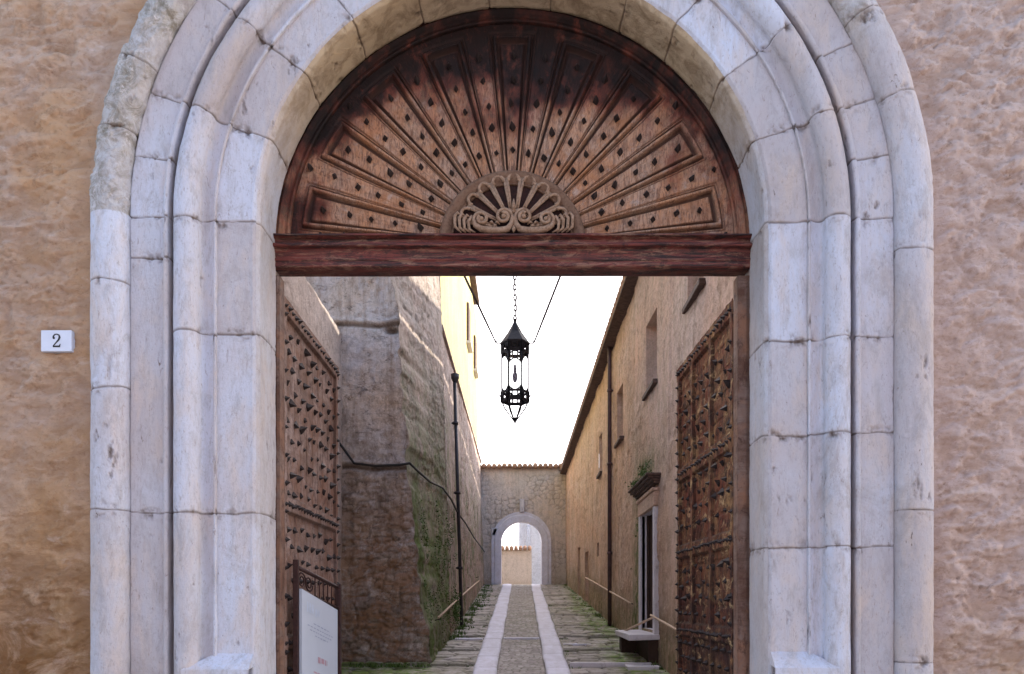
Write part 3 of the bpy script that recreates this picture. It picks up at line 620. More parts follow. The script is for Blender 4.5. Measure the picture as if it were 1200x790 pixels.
# ------------------------------------------------------------------ door leaves
def leaf(hinge, dx_dy, W, Hh, zb, sgn, mat, label, seed, raised):
    ang = math.atan2(1, dx_dy)          # direction of width axis in the XY plane
    root = thing('door_leaf', (hinge[0], hinge[1], zb), label, 'door leaf')
    root.rotation_euler = (0, 0, ang)
    # local: x along width, y = +/- normal towards the passage, z up
    ny = -1 if sgn < 0 else 1           # left leaf: passage is to its right = local -y
    ux = np.arange(0, W + .006, .012); uz = np.arange(0, Hh + .006, .012)
    U, Zl = np.meshgrid(ux, uz, indexing='ij')
    seams = np.zeros_like(U)
    rails = [0.0, .95, 1.65, 2.35, Hh - .12] if raised else [0.0, .9, 1.9, Hh - .12]
    rail = np.zeros_like(U)
    for z0 in rails: rail = np.maximum(rail, ((Zl > z0) & (Zl < z0 + .12)).astype(float))
    st_ = np.zeros_like(U)
    for u0 in ((0, .58, 1.16, W - .1) if raised else (0, W - .1)): st_ = np.maximum(st_, ((U > u0) & (U < u0 + .09)).astype(float))
    fr = np.maximum(rail, st_)
    per = .175
    w_ = (Zl if raised else U) + .006 * vn(np.stack([U*3, Zl*3, U*0], -1), seed)
    sd_ = np.abs((w_ / per) % 1 - .5) * per
    seam = (1 - smooth(0, .010, (per/2 - sd_) )) * (1 - fr)
    h = .022 * fr - .010 * seam + .005 * fbm(np.stack([U * 5, Zl * 5, U * 0 + seed], -1), 4, seed) + (.006 * ridg(np.stack([U*14, Zl*14, U*0], -1), 3, seed+2) if raised else 0)
    P = np.stack([U, ny * (.02 + h), Zl], -1)
    edge = np.abs(np.gradient(fr, axis=0)) + np.abs(np.gradient(fr, axis=1))
    np_mesh('board_face', P, quads(*U.shape, flip=(ny < 0)), mat, root, attrs={'dirt': np.clip(seam + edge * 1.2, 0, 1)}, local=True)
    b = MB(); b.box((0, min(0, ny * .018) if ny > 0 else -.018, 0), (W, .018 if ny > 0 else 0, Hh)); b.box((.0, min(-ny * .05, 0), 0.0), (W, max(-ny * .05, 0), Hh))
    b.build('board_core', mat, root, local=True)
    m = MB(); m.lathe([(.026, -.01), (.026, 0), (.018, .014), (.0006, .042)], (0, 0, 0), 4, 'y', False, R(90))
    if ny > 0: m.v = [(x, -y, z) for x, y, z in m.v]; m.f = [f[::-1] for f in m.f]
    me = bpy.data.meshes.new('stud'); me.from_pydata(m.v, [], m.f); me.materials.append(IRON)
    pts = []
    rr = 0; z = .26
    lst = []
    while z < Hh - .2:
        if not any(z0 - .03 < z < z0 + .15 for z0 in rails):
            for k in range(8):
                u = .15 + k * .195 + (.098 if rr % 2 else 0)
                if u < W - .14: lst.append((u, z))
        z += .128; rr += 1
    lst.sort(key=lambda q: -q[1]); lst, more = lst[:100], lst[100:]
    for u, z in lst:
        o = bpy.data.objects.new('stud', me); C.objects.link(o); o.parent = root
        k = rnd.uniform(.7, 1.3); o.location = (u + rnd.uniform(-.03, .03), ny * .022, z + rnd.uniform(-.025, .025)); o.scale = (k, k * rnd.uniform(.6, 1.15), k); o.rotation_euler = (rnd.uniform(-.5, .5), rnd.uniform(-.3, .3), rnd.uniform(-.5, .5))
    small = MB()
    def st1(u, z):
        k = rnd.uniform(.65, .95); M = Matrix.Translation((u, ny * .04, z)) @ Matrix.Rotation(rnd.uniform(-.3, .3), 4, 'X') @ Matrix.Scale(k, 4)
        small.add([tuple(M @ Vector(v)) for v in m.v], m.f)
    for u, z in more: st1(u, z)
    for z0 in rails:
        for k in range(int(W / .085)): st1(.05 + k * .085, z0 + .06 + rnd.uniform(-.006, .006))
    for k in range(int(Hh / .12)): st1(W - .05, .1 + k * .12)
    for k in range(int(Hh / .2)): st1(.045, .1 + k * .2)
    # spikes on the free edge, seen in profile
    o = small.build('stud_rows', IRON, root, local=True); o['kind'] = 'stuff'
    for z0 in (.4, 1.7, Hh - .5):
        hg = MB(); hg.tube([(0, 0, z0 - .07), (0, 0, z0 + .07)], .022, 8); hg.build('hinge', IRON, root, local=True)
    return root
leafL = leaf(((327 - VX) * 5.6 / F - .01, 5.6), -.01, 1.76, EYE + (VY - 345) * 5.6 / F - .34, .34, -1, LEAF_L, 'bleached pale wooden door leaf with black spikes, folded back behind the white sign', 11, False)
leafR = leaf(((863 - VX) * 5.6 / F + .02, 5.6), -.03, 1.76, EYE + (VY - 349) * 5.6 / F - .34, .34, 1, LEAF_R, 'rusty red and ochre spiked wooden door leaf folded back before the ochre building', 33, True)

# ------------------------------------------------------------------ alley walls
def wall_grid(mat, parent, name, fn, us, zs, seed, amp=.02, holes=(), fine=.006, courses=0, flip=False, attrs=None, extra=None):
    """fn(U,Z)->P ; holes = [(u0,u1,z0,z1)]; grid lines snapped to hole edges"""
    us = np.unique(np.round(np.concatenate([us] + [np.array(h[:2]) for h in holes]), 4)) if len(holes) else us
    zs = np.unique(np.round(np.concatenate([zs] + [np.array(h[2:4]) for h in holes]), 4)) if len(holes) else zs
    U, Z = np.meshgrid(us, zs, indexing='ij'); P = fn(U, Z); N = normals(P, flip)
    q = P * 1.0
    d = amp * fbm(q * 1.6, 4, seed) + fine * fbm(q * 14, 4, seed + 5)
    dirt = np.zeros_like(U); cell = dirt; mo = dirt
    if courses:
        f, idn = voronoi(P[..., 0] + P[..., 1] + .05 * vn(q * 3, seed) + .03 * vn(q * 9, seed+2), Z + .035 * vn(q * 3, seed + 1) + .02 * vn(q * 10, seed+3), .21, .095, seed)
        g = 1 - smooth(.02, .2, f); msk = smooth(-.15, .15, fbm(q * 1.1, 3, seed + 9) + .15) * courses
        if name == 'front_face': msk = msk * smooth(E + 2.4, E + 1.2, Z)
        d += (-.03 * g + (idn - .5) * .04) * msk; dirt = np.maximum(dirt, g * msk * .8); cell = idn * msk
    if extra: ex_ = extra(U, Z, P); d += ex_[0]; dirt = np.maximum(dirt, ex_[1]); mo = ex_[2] if len(ex_) > 2 else mo
    mask = np.ones_like(U)
    for h in holes:
        du = np.maximum(np.maximum(h[0] - U, U - h[1]), 0); dz = np.maximum(np.maximum(h[2] - Z, Z - h[3]), 0)
        mask = np.minimum(mask, smooth(.0, .08, np.hypot(du, dz)))
    P = P + N * (d * mask)[..., None]
    uc = (U[1:, 1:] + U[:-1, :-1]) / 2; zc = (Z[1:, 1:] + Z[:-1, :-1]) / 2; keep = np.ones(uc.shape, bool)
    for h in holes: keep &= ~((uc > h[0]) & (uc < h[1]) & (zc > h[2]) & (zc < h[3]))
    return np_mesh(name, P, quads(*U.shape, keep=keep, flip=flip), mat, parent, attrs={'dirt': dirt, 'cell': cell, 'moss': mo})

# right building
XR = lambda Y: 1.48 + .025 * (26.2 - Y)
RT = lambda Y: EYE + 4.98 - .0588 * (Y - 12.25)
rb = thing('ochre_building', (2.0, 14, 0), 'long ochre plastered building with small windows and a stone framed doorway, right of alley', 'building')
E = EYE
def Yof(p): return (1.48 + .025*26.2) / ((p - VX) / F + .025)
wins = [(Yof(825), Yof(806), E + 3.38, E + 4.5), (10.93, 11.76, E + 3.04, E + 4.05), (Yof(730), Yof(723), E + 2.9, E + 3.85), (Yof(706), Yof(702), E + 2.75, E + 3.6)]
low = [(Yof(690), Yof(685.5), gz(20) + .05, E + 1.25), (Yof(680), Yof(677), gz(22.) + .05, E + 1.5), (Yof(702), Yof(699.5), E + 1.0, E + 1.3)]
door = (10.95, 12.1, E - .40, E + 1.30)
holes = wins + low + [door]
usR = np.concatenate([np.arange(5.85, 16, .03), np.arange(16, 27.4, .06)]); zsR = np.arange(0.1, 8.2, .035)
def fnR(U, Z):
    # rows follow the sloping eave and the rising ground only by clipping; a vertical sheet
    return np.stack([XR(U) + 0 * Z, U, np.minimum(Z, RT(U) + .1)], -1)
def exR(U, Z, P):
    # old bricked-in mouldings: faint vertical pilaster strip and patched plaster edges
    d = -.012 * smooth(.02, .08, fbm(P * np.array([1, .9, .7]), 5, 77)); di = .35 * smooth(.03, .0, np.abs(fbm(P * np.array([1, .9, .7]), 5, 77) - .05))
    mo = np.exp(-((U - 12.45) / .45)**2) * smooth(E - .9, E + .3, Z + .6) * smooth(E + 3.2, E + .8, Z) * .9 + smooth(E + .3, E - .5, Z - (gz(U) - gz(12.))) * .55 + .9 * np.exp(-((U - 11.6) / .8)**2 - ((Z - E - 1.95) / .28)**2)
    d = d + .03 * ((U > 9.3) & (U < 10.1) & (Z > E + 2)).astype(float) * .6
    return d, di, np.clip(mo, 0, 1)
wall_grid(W_RIGHT, rb, 'wall', fnR, usR, zsR, 50, .025, holes, .008, .25, flip=False, extra=exR)
def recess(parent, h, dep, mat, back, name, pane='pane'):
    y0, y1, z0, z1 = h; m = MB(); x0 = lambda y: XR(y) + .002
    v = [(x0(y0), y0, z0), (x0(y1), y1, z0), (x0(y1), y1, z1), (x0(y0), y0, z1)]; v2 = [(x + dep, y, z) for x, y, z in v]
    m.add(v + v2, [(0,1,5,4),(1,2,6,5),(2,3,7,6),(3,0,4,7)]); o = m.build(name, mat, parent)
    b = MB(); b.add(v2, [(0,1,2,3)])
    for t in (.0, .48, .95):
        yy0 = y0 + (y1 - y0) * t; b.box((XR(yy0) + dep - .04, yy0, z0), (XR(yy0) + dep - .005, yy0 + (y1 - y0) * .05, z1))
    b.build(pane, back, o); return o
for i, h in enumerate(wins):
    o = recess(rb, h, .26, W_RIGHT, SHUT, 'window', 'shutter')
    s = MB(); s.box((XR(h[0]) - .07, h[0] - .08, h[2] - .06), (XR(h[0]) + .1, h[1] + .08, h[2] + .003)); s.build('sill', EAVE, o, bevel=.008)
for h in low: recess(rb, h, .3, W_RIGHT, WOODD, 'doorway' if h[3] - h[2] > .6 else 'window', 'door_panel')
dw = recess(rb, door, .11, JAMB, WOODD, 'doorway', 'door_panel')
m = MB(); xr = XR(11.5)
m.box((xr - .045, door[0] - .14, door[2] - .1), (xr + .04, door[0] - .0, door[3])); m.box((xr - .045, door[1], door[2] - .1), (xr + .04, door[1] + .16, door[3]))
m.build('jamb_stone', JAMB, dw, bevel=.01)
m = MB(); m.box((xr - .055, door[0] - .16, door[3] + .003), (xr + .04, door[1] + .2, door[3] + .2)); m.box((xr - .08, door[0] - .17, door[3] + .203), (xr + .04, door[1] + .21, door[3] + .25)); m.build('lintel', W_RIGHT, dw, bevel=.008)
m = MB()
for k, (pz, pr_) in enumerate(((.30, .06), (.335, .10), (.37, .14), (.405, .17))):
    m.box((xr - pr_, door[0] - .18 - .02 * k, door[3] + pz), (xr + .04, door[1] + .40 + .02 * k, door[3] + pz + .034))
m.build('cornice', EAVE, dw, bevel=.01)
# eave and roof
ee = MB()
ya, yb = 5.95, 27.2
def ept(off, dz, y): return (XR(y) - off, y, RT(y) + dz)
v = [ept(.20, .06, ya), ept(.20, .06, yb), ept(.20, .10, yb), ept(.20, .10, ya), ept(-.1, .02, ya), ept(-.1, .02, yb), ept(-.1, .14, yb), ept(-.1, .14, ya)]
ee.add(v, [(0,3,2,1),(0,1,5,4),(3,7,6,2),(4,5,6,7),(0,4,7,3),(1,2,6,5)]); ee.build('eave', EAVE, rb)
NU, NV = 500, 10; U, T = np.meshgrid(np.linspace(ya, yb, NU), np.linspace(0, 1, NV), indexing='ij')
Xr = XR(U) - .23 + T * 4.5; Zr = RT(U) + .12 + T * 2.6 + .03 * np.abs(np.sin(U * math.pi / .2))  # unseen slope raised so its shadow keeps sun off the lower left wall
np_mesh('roof', np.stack([Xr, U, Zr], -1), quads(NU, NV), TILE, rb)
m = MB(); m.box((XR(26.) + 4.2, 5.95, 0), (XR(26.) + 4.6, 27.2, 7.3)); m.box((1.9, 5.93, 0.), (6.2, 5.99, 7.0)); m.build('rear_wall', W_RIGHT, rb)
# moss on the cornice and plants
def tuft(m, c, rad, n, h, lean=.5, wdt=.012):
    for _ in range(n):
        a = rnd.uniform(0, 6.28); r = rad * math.sqrt(rnd.random()); x, y = c[0] + r * math.cos(a), c[1] + r * math.sin(a)
        hh = h * rnd.uniform(.5, 1.1); b = rnd.uniform(0, 6.28); lx, ly = math.cos(b) * hh * lean * rnd.random(), math.sin(b) * hh * lean * rnd.random()
        wx_, wy_ = -math.sin(b) * wdt, math.cos(b) * wdt; z = c[2]
        m.add([(x - wx_, y - wy_, z), (x + wx_, y + wy_, z), (x + wx_ * .8 + lx * .5, y + wy_ * .8 + ly * .5, z + hh * .6), (x - wx_ * .8 + lx * .5, y - wy_ * .8 + ly * .5, z + hh * .6), (x + lx, y + ly, z + hh)], [(0,1,2,3),(3,2,4)])
def leafcloud(m, cen, ext, n, size):
    for _ in range(n):
        p = Vector([cen[i] + rnd.gauss(0, ext[i]) for i in range(3)]); a = Vector([rnd.gauss(0, 1) for _ in range(3)]).normalized(); b = a.cross(Vector((rnd.gauss(0,1), rnd.gauss(0,1), rnd.gauss(0,1)))).normalized(); s_ = size * rnd.uniform(.5, 1.3)
        m.add([p - a*s_, p + b*s_*.55, p + a*s_, p - b*s_*.55], [(0,1,2,3)])
m = MB()
for k in range(14): leafcloud(m, (xr - .12 + rnd.uniform(-.08, .1), rnd.uniform(door[0] - .1, door[1] + .35), door[3] + .455), (.05, .06, .022), 60, .016)
leafcloud(m, (xr - .02, door[1] - .1, door[3] + .66), (.012, .36, .06), 300, .016)
leafcloud(m, (xr - .0, door[1] + .32, door[3] - .15), (.03, .06, .4), 260, .018)
tag(m.build('moss_plant', MOSSG), 'green moss clump growing on the dark cornice over the stone doorway', 'moss')
# landing step at the doorway
stp = thing('door_landing', (xr - .3, 11.5, 0), 'projecting stone landing slab with dark hollow under it at the right hand doorway', 'step')
m = MB(); m.box((xr - .40, 10.75, E - .52), (xr + .02, 12.3, E - .44), jit=.01); m.build('slab', JAMB, stp, bevel=.012)
m = MB(); m.box((xr - .12, 10.85, .3), (xr + .02, 12.2, E - .522)); m.box((xr - .34, 12.0, .5), (xr - .12, 12.25, E - .522)); m.build('support', WOODD, stp)
m = MB(); m.box((.66, 10.72, gz(10.75) - .02), (xr - .1, 10.82, gz(10.75) + .045), jit=.006)
m.box((xr - .45, 10.4, gz(10.4) - .02), (xr - .02, 10.7, gz(10.4) + .05), jit=.01)
tag(m.build('kerb_stone', JAMB, bevel=.008), 'low kerb stones laid across cobbles in front of the right hand landing', 'kerb')
# downpipe right
dp = thing('downpipe', (XR(16.) - .08, 16.0, 0), 'thin brown downpipe running from eave to ground on the ochre building', 'downpipe')
m = MB(); yp = 15.2; m.tube([(XR(yp) - .07, yp, RT(yp) + .04), (XR(yp) - .07, yp, RT(yp) - .25), (XR(yp) - .07, yp, gz(yp))], .04, 10); m.build('pipe', PIPE, dp)
for z in (2.5, 4.2, 5.6):
    m = MB(); m.tube([(XR(yp) - .07, yp, z), (XR(yp) - .07, yp, z + .05)], .052, 10); m.box((XR(yp) - .07, yp - .01, z + .01), (XR(yp) + .01, yp + .01, z + .04)); m.build('bracket', PIPE, dp)
# handrails
def rail(pts, label, name='handrail'):
    t = thing(name, pts[0], label, 'handrail', None); m = MB(); m.tube(pts, .017, 8); m.build('rail', RAIL, t)
    return t
def rr3(Y0, Y1, h, off=.07):
    t = rail([(XR(Y) - off, Y, gz(Y) + h) for Y in np.linspace(Y0, Y1, 6)], 'x')
    for Y in (Y0 + .1, (Y0 + Y1) / 2, Y1 - .1):
        m = MB(); m.tube([(XR(Y) - off, Y, gz(Y) + h), (XR(Y) + .01, Y, gz(Y) + h - .03)], .008, 6); m.build('bracket', IRON, t)
    return t
rr3(12.75, 19.5, .66)['label'] = 'long pale handrail on the ochre building beyond the stone doorway'
rr3(9.2, 11.0, .66)['label'] = 'short pale handrail on the ochre building, nearer than the stone doorway'
rail([(xr - .03, 11.0, E - .22), (xr - .36, 12.2, E - .50)], 'slanting pale rod beside the door landing slab')
t = rail([(-1.17, Y, gz(Y) + h_) for Y, h_ in ((11.25, .6), (14, .57), (18, .5), (22., .42))], 'pale wooden handrail along the mossy left alley wall')
for Y in (11.6, 14.2, 17.8, 21.8):
    m = MB(); m.tube([(-1.17, Y, gz(Y) + .54), (-1.26, Y, gz(Y) + .52)], .008, 6); m.build('bracket', IRON, t)

# left side: flank wall, buttress pier, lower wall
XL = lambda Z: -1.16 - .030 * (Z - .5)
fl = wall_grid(W_FLANK, None, 'flank_wall', lambda U, Z: np.stack([-2.46 + 0*U, U, Z], -1), np.arange(5.85, 11.0, .03), np.append(np.arange(0, 5.27, .03), 5.28), 120, .03, (), .008, .25)
fl.name = 'side_wall'; tag(fl, 'pale plaster side wall just behind the bleached door leaf', 'wall')
m = MB(); m.box((-2.9, 5.9, 0), (-2.5, 10.88, 5.27)); cc = m.build('wall_core', W_FLANK, fl)
but = thing('buttress', (-2, 10.9, 0), 'massive rough rubble buttress rising beside the alley, mossy flank', 'buttress')
ez = np.array([0, E - .85, E + .4, E + 1.87, E + 3.56, E + 4.44, 9.2]); exx = np.array([-1.20, -1.24, -1.42, -1.55, -1.65, -1.79, -2.2])
EX = lambda Z: np.interp(Z, ez, exx) + (.035 * vn(np.stack([np.asarray(Z, float) * 2.6, np.asarray(Z, float) * 0, np.asarray(Z, float) * 0 + 5], -1), 2) + .022 * vn(np.stack([np.asarray(Z, float) * 9., np.asarray(Z, float) * 0, np.asarray(Z, float) * 0 + 9], -1), 3))
def led(U, Z, P):
    zl = E + 3.85 + .03 * vn(P * 3, 4); d = .035 * (Z > zl) * 1.0; d = d * 0 + .018 * np.exp(-((Z - zl) / .03)**2) - .035 * np.exp(-((Z - zl + .07) / .025)**2)
    di = np.exp(-((Z - zl + .06) / .03)**2) * .9
    z2 = E + 1.9 + .05 * vn(P * 3, 6); d += .02 * np.exp(-((Z - z2) / .03)**2) - .07 * np.exp(-((Z - z2 + .08) / .035)**2); di = np.maximum(di, np.exp(-((Z - z2 + .07) / .04)**2) * .9)
    d += .06 * fbm(P * np.array([3, 3, 4.]), 5, 88, .65) * smooth(E + 4.2, E + 1.5, Z)
    d += .015 * ridg(P * np.array([5, 1, 12.]), 4, 91) * smooth(E + 3.2, E + .5, Z)
    hole = np.exp(-(((P[..., 0] + 1.78) / .09)**2 + ((Z - (E + 3.72)) / .05)**2)**2); d -= .1 * hole; di = np.maximum(di, hole)
    return d, di
wall_grid(W_PIER, but, 'front_face', lambda U, Z: np.stack([-4.3 + U * (EX(Z) + 4.3), 10.9 + 0*U, Z], -1), np.linspace(0, 1, 150), np.arange(.4, 9.2, .022), 140, .03, (), .014, .6, extra=led)
def fnS(U, Z):
    t = np.clip((U - 10.9) / 2.4, 0, 1)
    return np.stack([EX(Z) * (1 - t) + XL(Z) * t, U, Z], -1)
wall_grid(W_MOSS, but, 'side_face', fnS, np.arange(10.9, 13.31, .025), np.arange(.4, 9.2, .025), 160, .02, (), .014, .45)
m = MB(); m.add([(-4.3, 13.3, .4), (XL(.4), 13.3, .4), (XL(9.2), 13.3, 9.2), (-4.3, 13.3, 9.2), (-4.3, 10.92, 9.2), (EX(9.2), 10.92, 9.2)], [(1,0,3,2), (4,5,2,3)]); m.build('back_face', W_PIER, but)
lw = wall_grid(W_LEFTP, None, 'alley_wall', lambda U, Z: np.stack([XL(Z) - .02, U, Z], -1), np.concatenate([np.arange(13.25, 18, .035), np.arange(18, 26.6, .06)]), np.concatenate([np.arange(.8, E + 4.6, .035), [E + 4.6]]), 180, .02, (), .01, .5)
tag(lw, 'long pinkish grey plaster wall with moss along the left of the alley', 'wall')
m = MB(); m.box((-1.75, 13.32, .5), (-1.48, 26.5, E + 4.59)); m.build('wall_core', W_LEFTP, lw)
m = MB(); m.box((-1.55, 13.3, E + 4.595), (XL(E + 4.6) + .02, 26.5, E + 4.63)); m.build('coping', W_LEFTP, lw)

# left downpipe with funnel head
dl = thing('downpipe', (-1.2, 15, 0), 'dark downpipe with funnel head on the pinkish left alley wall', 'downpipe')
m = MB(); y_ = 14.85; zt = E + 4.1
m.tube([(XL(zt) + .07, y_, zt), (XL(.9) + .06, y_, gz(y_) + .0)], .033, 10); m.build('pipe', PIPED, dl)
m = MB(); m.lathe([(.035, 0), (.075, .08), (.08, .16), (.07, .16)], (XL(zt) + .08, y_, zt - .02), 12); m.build('funnel_head', PIPED, dl)
for z in (2.2, 3.6, 4.9):
    m = MB(); m.tube([(XL(z) + .065, y_, z), (XL(z) + .065, y_, z + .05)], .055, 10); m.box((XL(z) - .01, y_ - .01, z + .01), (XL(z) + .06, y_ + .01, z + .04)); m.build('bracket', PIPED, dl)
# cable looping over pier and along wall
pts = [px(392, 512, 10.78), px(402, 525, 10.78), px(415, 543, 10.8), px(440, 546, 10.78), px(466, 545, 10.78), px(480, 543, 10.78)]
for Y, dz in ((11.3, .0), (12.0, -.03), (12.8, .02), (13.6, -.04), (15, -.08), (17, .0), (20, .02), (26, .2)):
    z = E + 1.87 + dz - .03 * (Y - 10.9); x = (EX(z) * (1 - min(1, (Y - 10.9) / 2.4)) + XL(z) * min(1, (Y - 10.9) / 2.4)) + .045
    pts.append(Vector((x, Y, z)))
m = MB(); m.tube(pts, .017, 8); tag(m.build('cable', CABLE), 'black cable slung across the buttress and along the left alley wall', 'cable')

# yellow building above left wall
yb_ = thing('yellow_building', (-1.5, 20, 0), 'tall sunlit yellow building rising behind the left alley wall', 'building')
XY = -1.42; YE = 25.9; ZT = E + 8.9
m = MB(); m.box((-8, 13.6, .5), (XY, YE, ZT)); 
m.build('wall', W_YEL, yb_)
for yy_, z0 in ((20.6, E + 6.75), (23.6, E + 6.9)):
    m = MB(); m.box((XY + .002, yy_, z0), (XY + .06, yy_ + .75, z0 + 1.0)); wn = m.build('window', SHUT if False else EAVE, yb_, bevel=.01)
    m = MB(); m.box((XY + .005, yy_ - .06, z0 - .07), (XY + .12, yy_ + .81, z0 - .01)); m.build('sill', JAMB, wn)
m = MB(); m.box((-8.2, 13.4, ZT + .002), (-1.26, 23.9, ZT + .14)); m.box((-8.2, 23.9, ZT + .003), (-1.44, 26.2, ZT + .14)); m.build('roof', EAVE, yb_)

# ------------------------------------------------------------------ end wall with its small arched gate
YN = 26.3; ew = thing('end_wall', (0, YN, gz(26)), 'rough pinkish end wall closing the alley, capped with terracotta tiles', 'wall')
cgx = (611 - VX) * YN / F; ri = (633 - 586) / 2 * YN / F; ro = 35 * YN / F; zsn = E + (VY - 635) * YN / F; zg = gz(26.4)
ztopw = E + (VY - 548) * YN / F
fx2 = np.linspace(-1.9, 2.3, 150); fz2 = np.linspace(zg - .3, ztopw, 150)
U, Z = np.meshgrid(fx2, fz2, indexing='ij')
q = np.stack([U, U*0, Z], -1); f, idn = voronoi(U + .05 * vn(q * 3, 1), Z, .22, .16, 5); g = 1 - smooth(.03, .2, f)
msk = smooth(-.1, .2, fbm(q * 1.3, 3, 7) + .1)
Yd = YN - .02 * fbm(q * 3, 4, 8) + .02 * g * msk
uc = (U[1:, 1:] + U[:-1, :-1]) / 2; zc = (Z[1:, 1:] + Z[:-1, :-1]) / 2
keep = np.where(zc < zsn, np.abs(uc - cgx) > ri + .06, np.hypot(uc - cgx, zc - zsn) > ri + .06)
np_mesh('plaster', np.stack([U, Yd, Z], -1), quads(*U.shape, keep=keep), W_END, ew, attrs={'dirt': g * msk * .6})
m = MB(); N_ = 40
def ringpts(r, Y): return [(cgx - r, Y, zg)] + [(cgx - r * math.cos(math.pi * i / N_), Y, zsn + r * math.sin(math.pi * i / N_)) for i in range(N_ + 1)] + [(cgx + r, Y, zg)]
a, b, c, d_ = ringpts(ri, YN - .09), ringpts(ro, YN - .09), ringpts(ri, YN + .35), ringpts(ro, YN + .05); n = len(a)
c2 = ringpts((ri + ro) / 2 + .04, YN - .09); c3 = ringpts((ri + ro) / 2 + .07, YN - .06); b = ringpts(ro, YN - .06); 
m.add(a + c2 + c3 + b + c + d_, [(i, i+1, n+i+1, n+i) for i in range(n-1)] + [(n+i, n+i+1, 2*n+i+1, 2*n+i) for i in range(n-1)] + [(2*n+i, 2*n+i+1, 3*n+i+1, 3*n+i) for i in range(n-1)] + [(4*n+i, 4*n+i+1, i+1, i) for i in range(n-1)] + [(3*n+i, 3*n+i+1, 5*n+i+1, 5*n+i) for i in range(n-1)])
m.build('gate_arch', TRACK, ew)
m = MB(); m.box((cgx - .06, YN - .12, zsn + ro - .02), (cgx + .1, YN, zsn + ro + .42)); m.box((-1.0, YN - .06, zsn + .2), (-.8, YN, zsn + .45)); m.build('carved_stone', JAMB, ew, bevel=.02)
m = MB()
for k in range(24):
    x = -1.75 + k * .17
    pts_ = [(x + rnd.uniform(-.01, .01), YN - .16, ztopw + .02 + rnd.uniform(-.02, .02)), (x, YN + .15, ztopw + .10 + rnd.uniform(-.02, .02)), (x, YN + .42, ztopw + .02)]
    m.tube(pts_, .078, 8)
m.box((-1.9, YN - .1, ztopw - .02), (2.3, YN + .4, ztopw + .03)); m.build('tile_coping', TILE, ew)
m = MB(); m.box((-6, YN + .02, zg - .5), (cgx - ro, YN + .34, ztopw - .01)); m.box((cgx + ro, YN + .03, zg - .5), (6, YN + .34, ztopw - .01)); m.box((cgx - ro, YN + .03, zsn + ro), (cgx + ro, YN + .34, ztopw - .01)); m.build('wall_core', W_END, ew)
gw = thing('garden_wall', (0, 30, zg), 'low peach garden wall with tile coping seen through the far gate', 'wall')
zt = E + (VY - 644) * 30 / F; xe = (623 - VX) * 30 / F
m = MB(); m.box((-6, 30, zg - .4), (xe, 30.3, zt)); m.build('wall', W_LOW, gw)
m = MB()
for k in range(34): x = xe - .08 - k * .17; m.tube([(x, 29.9, zt + .02), (x, 30.15, zt + .09), (x, 30.4, zt + .02)], .075, 8)
m.build('tile_coping', TILE, gw)
ph = thing('pale_house', (4, 33, zg), 'pale bluish white house seen through the right half of the far gate', 'house')
m = MB(); m.box(((608 - VX) * 32 / F, 32, zg - .4), (9, 40, 6.3)); m.build('wall', W_PALE, ph)
m = MB(); x = (619 - VX) * 31.9 / F; m.tube([(x, 31.93, zg), (x, 31.93, 6.3)], .05, 8); m.build('downpipe', SHUT, ph)
m = MB(); m.box(((607 - VX) * 32 / F - .2, 31.8, 6.31), (9.2, 40.2, 6.45)); m.build('roof', TILE, ph)

# ------------------------------------------------------------------ hanging lantern
LY = 8.0
lan = thing('hanging_lantern', px(603.5, 495, LY), 'black hexagonal iron lantern with pointed foot hanging in the middle of the alley', 'lantern')
cx_ = (603.5 - VX) * LY / F; LZ = lambda y: E + (VY - y) * LY / F; rl = 15.5 * LY / F
m = MB(); m.lathe([(rl * 1.12, LZ(404) - .0), (rl * 1.12, LZ(402)), (rl * .55, LZ(390)), (.016, LZ(378)), (.012, LZ(374)), (0.001, LZ(373))], (cx_, LY, 0), 6, sm=False); m.lathe([(rl*1.12, LZ(404)), (0.001, LZ(403.5))], (cx_, LY, 0), 6, sm=False); m.build('lantern_roof', BLACKIRON, lan)
def hexp(r, z, k, off=0): a = math.pi / 3 * (k + off); return Vector((cx_ + r * math.cos(a), LY + r * math.sin(a), z))
def hexband(zt_, zb_, r, mb, hole=True):
    for k in range(6):
        a0, a1 = hexp(r, 0, k), hexp(r, 0, k + 1)
        for z0, z1 in ((zt_, zt_ + (zb_ - zt_) * .22), (zb_ + (zt_ - zb_) * .3, zb_)):
            for p0, p1 in ((a0, a1),):
                d = (p1 - p0); nrm = Vector((d.y, -d.x, 0)).normalized() * .006
                vs = [(p0 + nrm), (p1 + nrm), (p1 - nrm), (p0 - nrm)]
                mb.add([(v.x, v.y, z1) for v in vs] + [(v.x, v.y, z0) for v in vs], [(0,3,2,1),(4,5,6,7),(0,1,5,4),(1,2,6,5),(2,3,7,6),(3,0,4,7)])
        # pierced arcade between the two rings
        for t in (0, .12, .3, .5, .7, .88, 1):
            p = a0.lerp(a1, t); wv = .012 if t in (0, 1) else (.008 if t != .5 else .004)
            if t == .5: continue
            mb.tube([(p.x, p.y, zt_), (p.x, p.y, zb_)], wv, 5)
m = MB(); hexband(LZ(403), LZ(415), rl, m); m.build('upper_gallery', BLACKIRON, lan)
m = MB(); hexband(LZ(459), LZ(472), rl * 1.03, m)
for k in range(6): m.tube([hexp(rl, LZ(465), k), hexp(rl * 1.3, LZ(463), k)], [.012, .003], 6)
m.build('lower_gallery', BLACKIRON, lan)
for k in range(6):
    m = MB(); m.tube([hexp(rl, LZ(414), k), hexp(rl, LZ(460), k)], .0085, 6)
    m.build('post', BLACKIRON, lan)
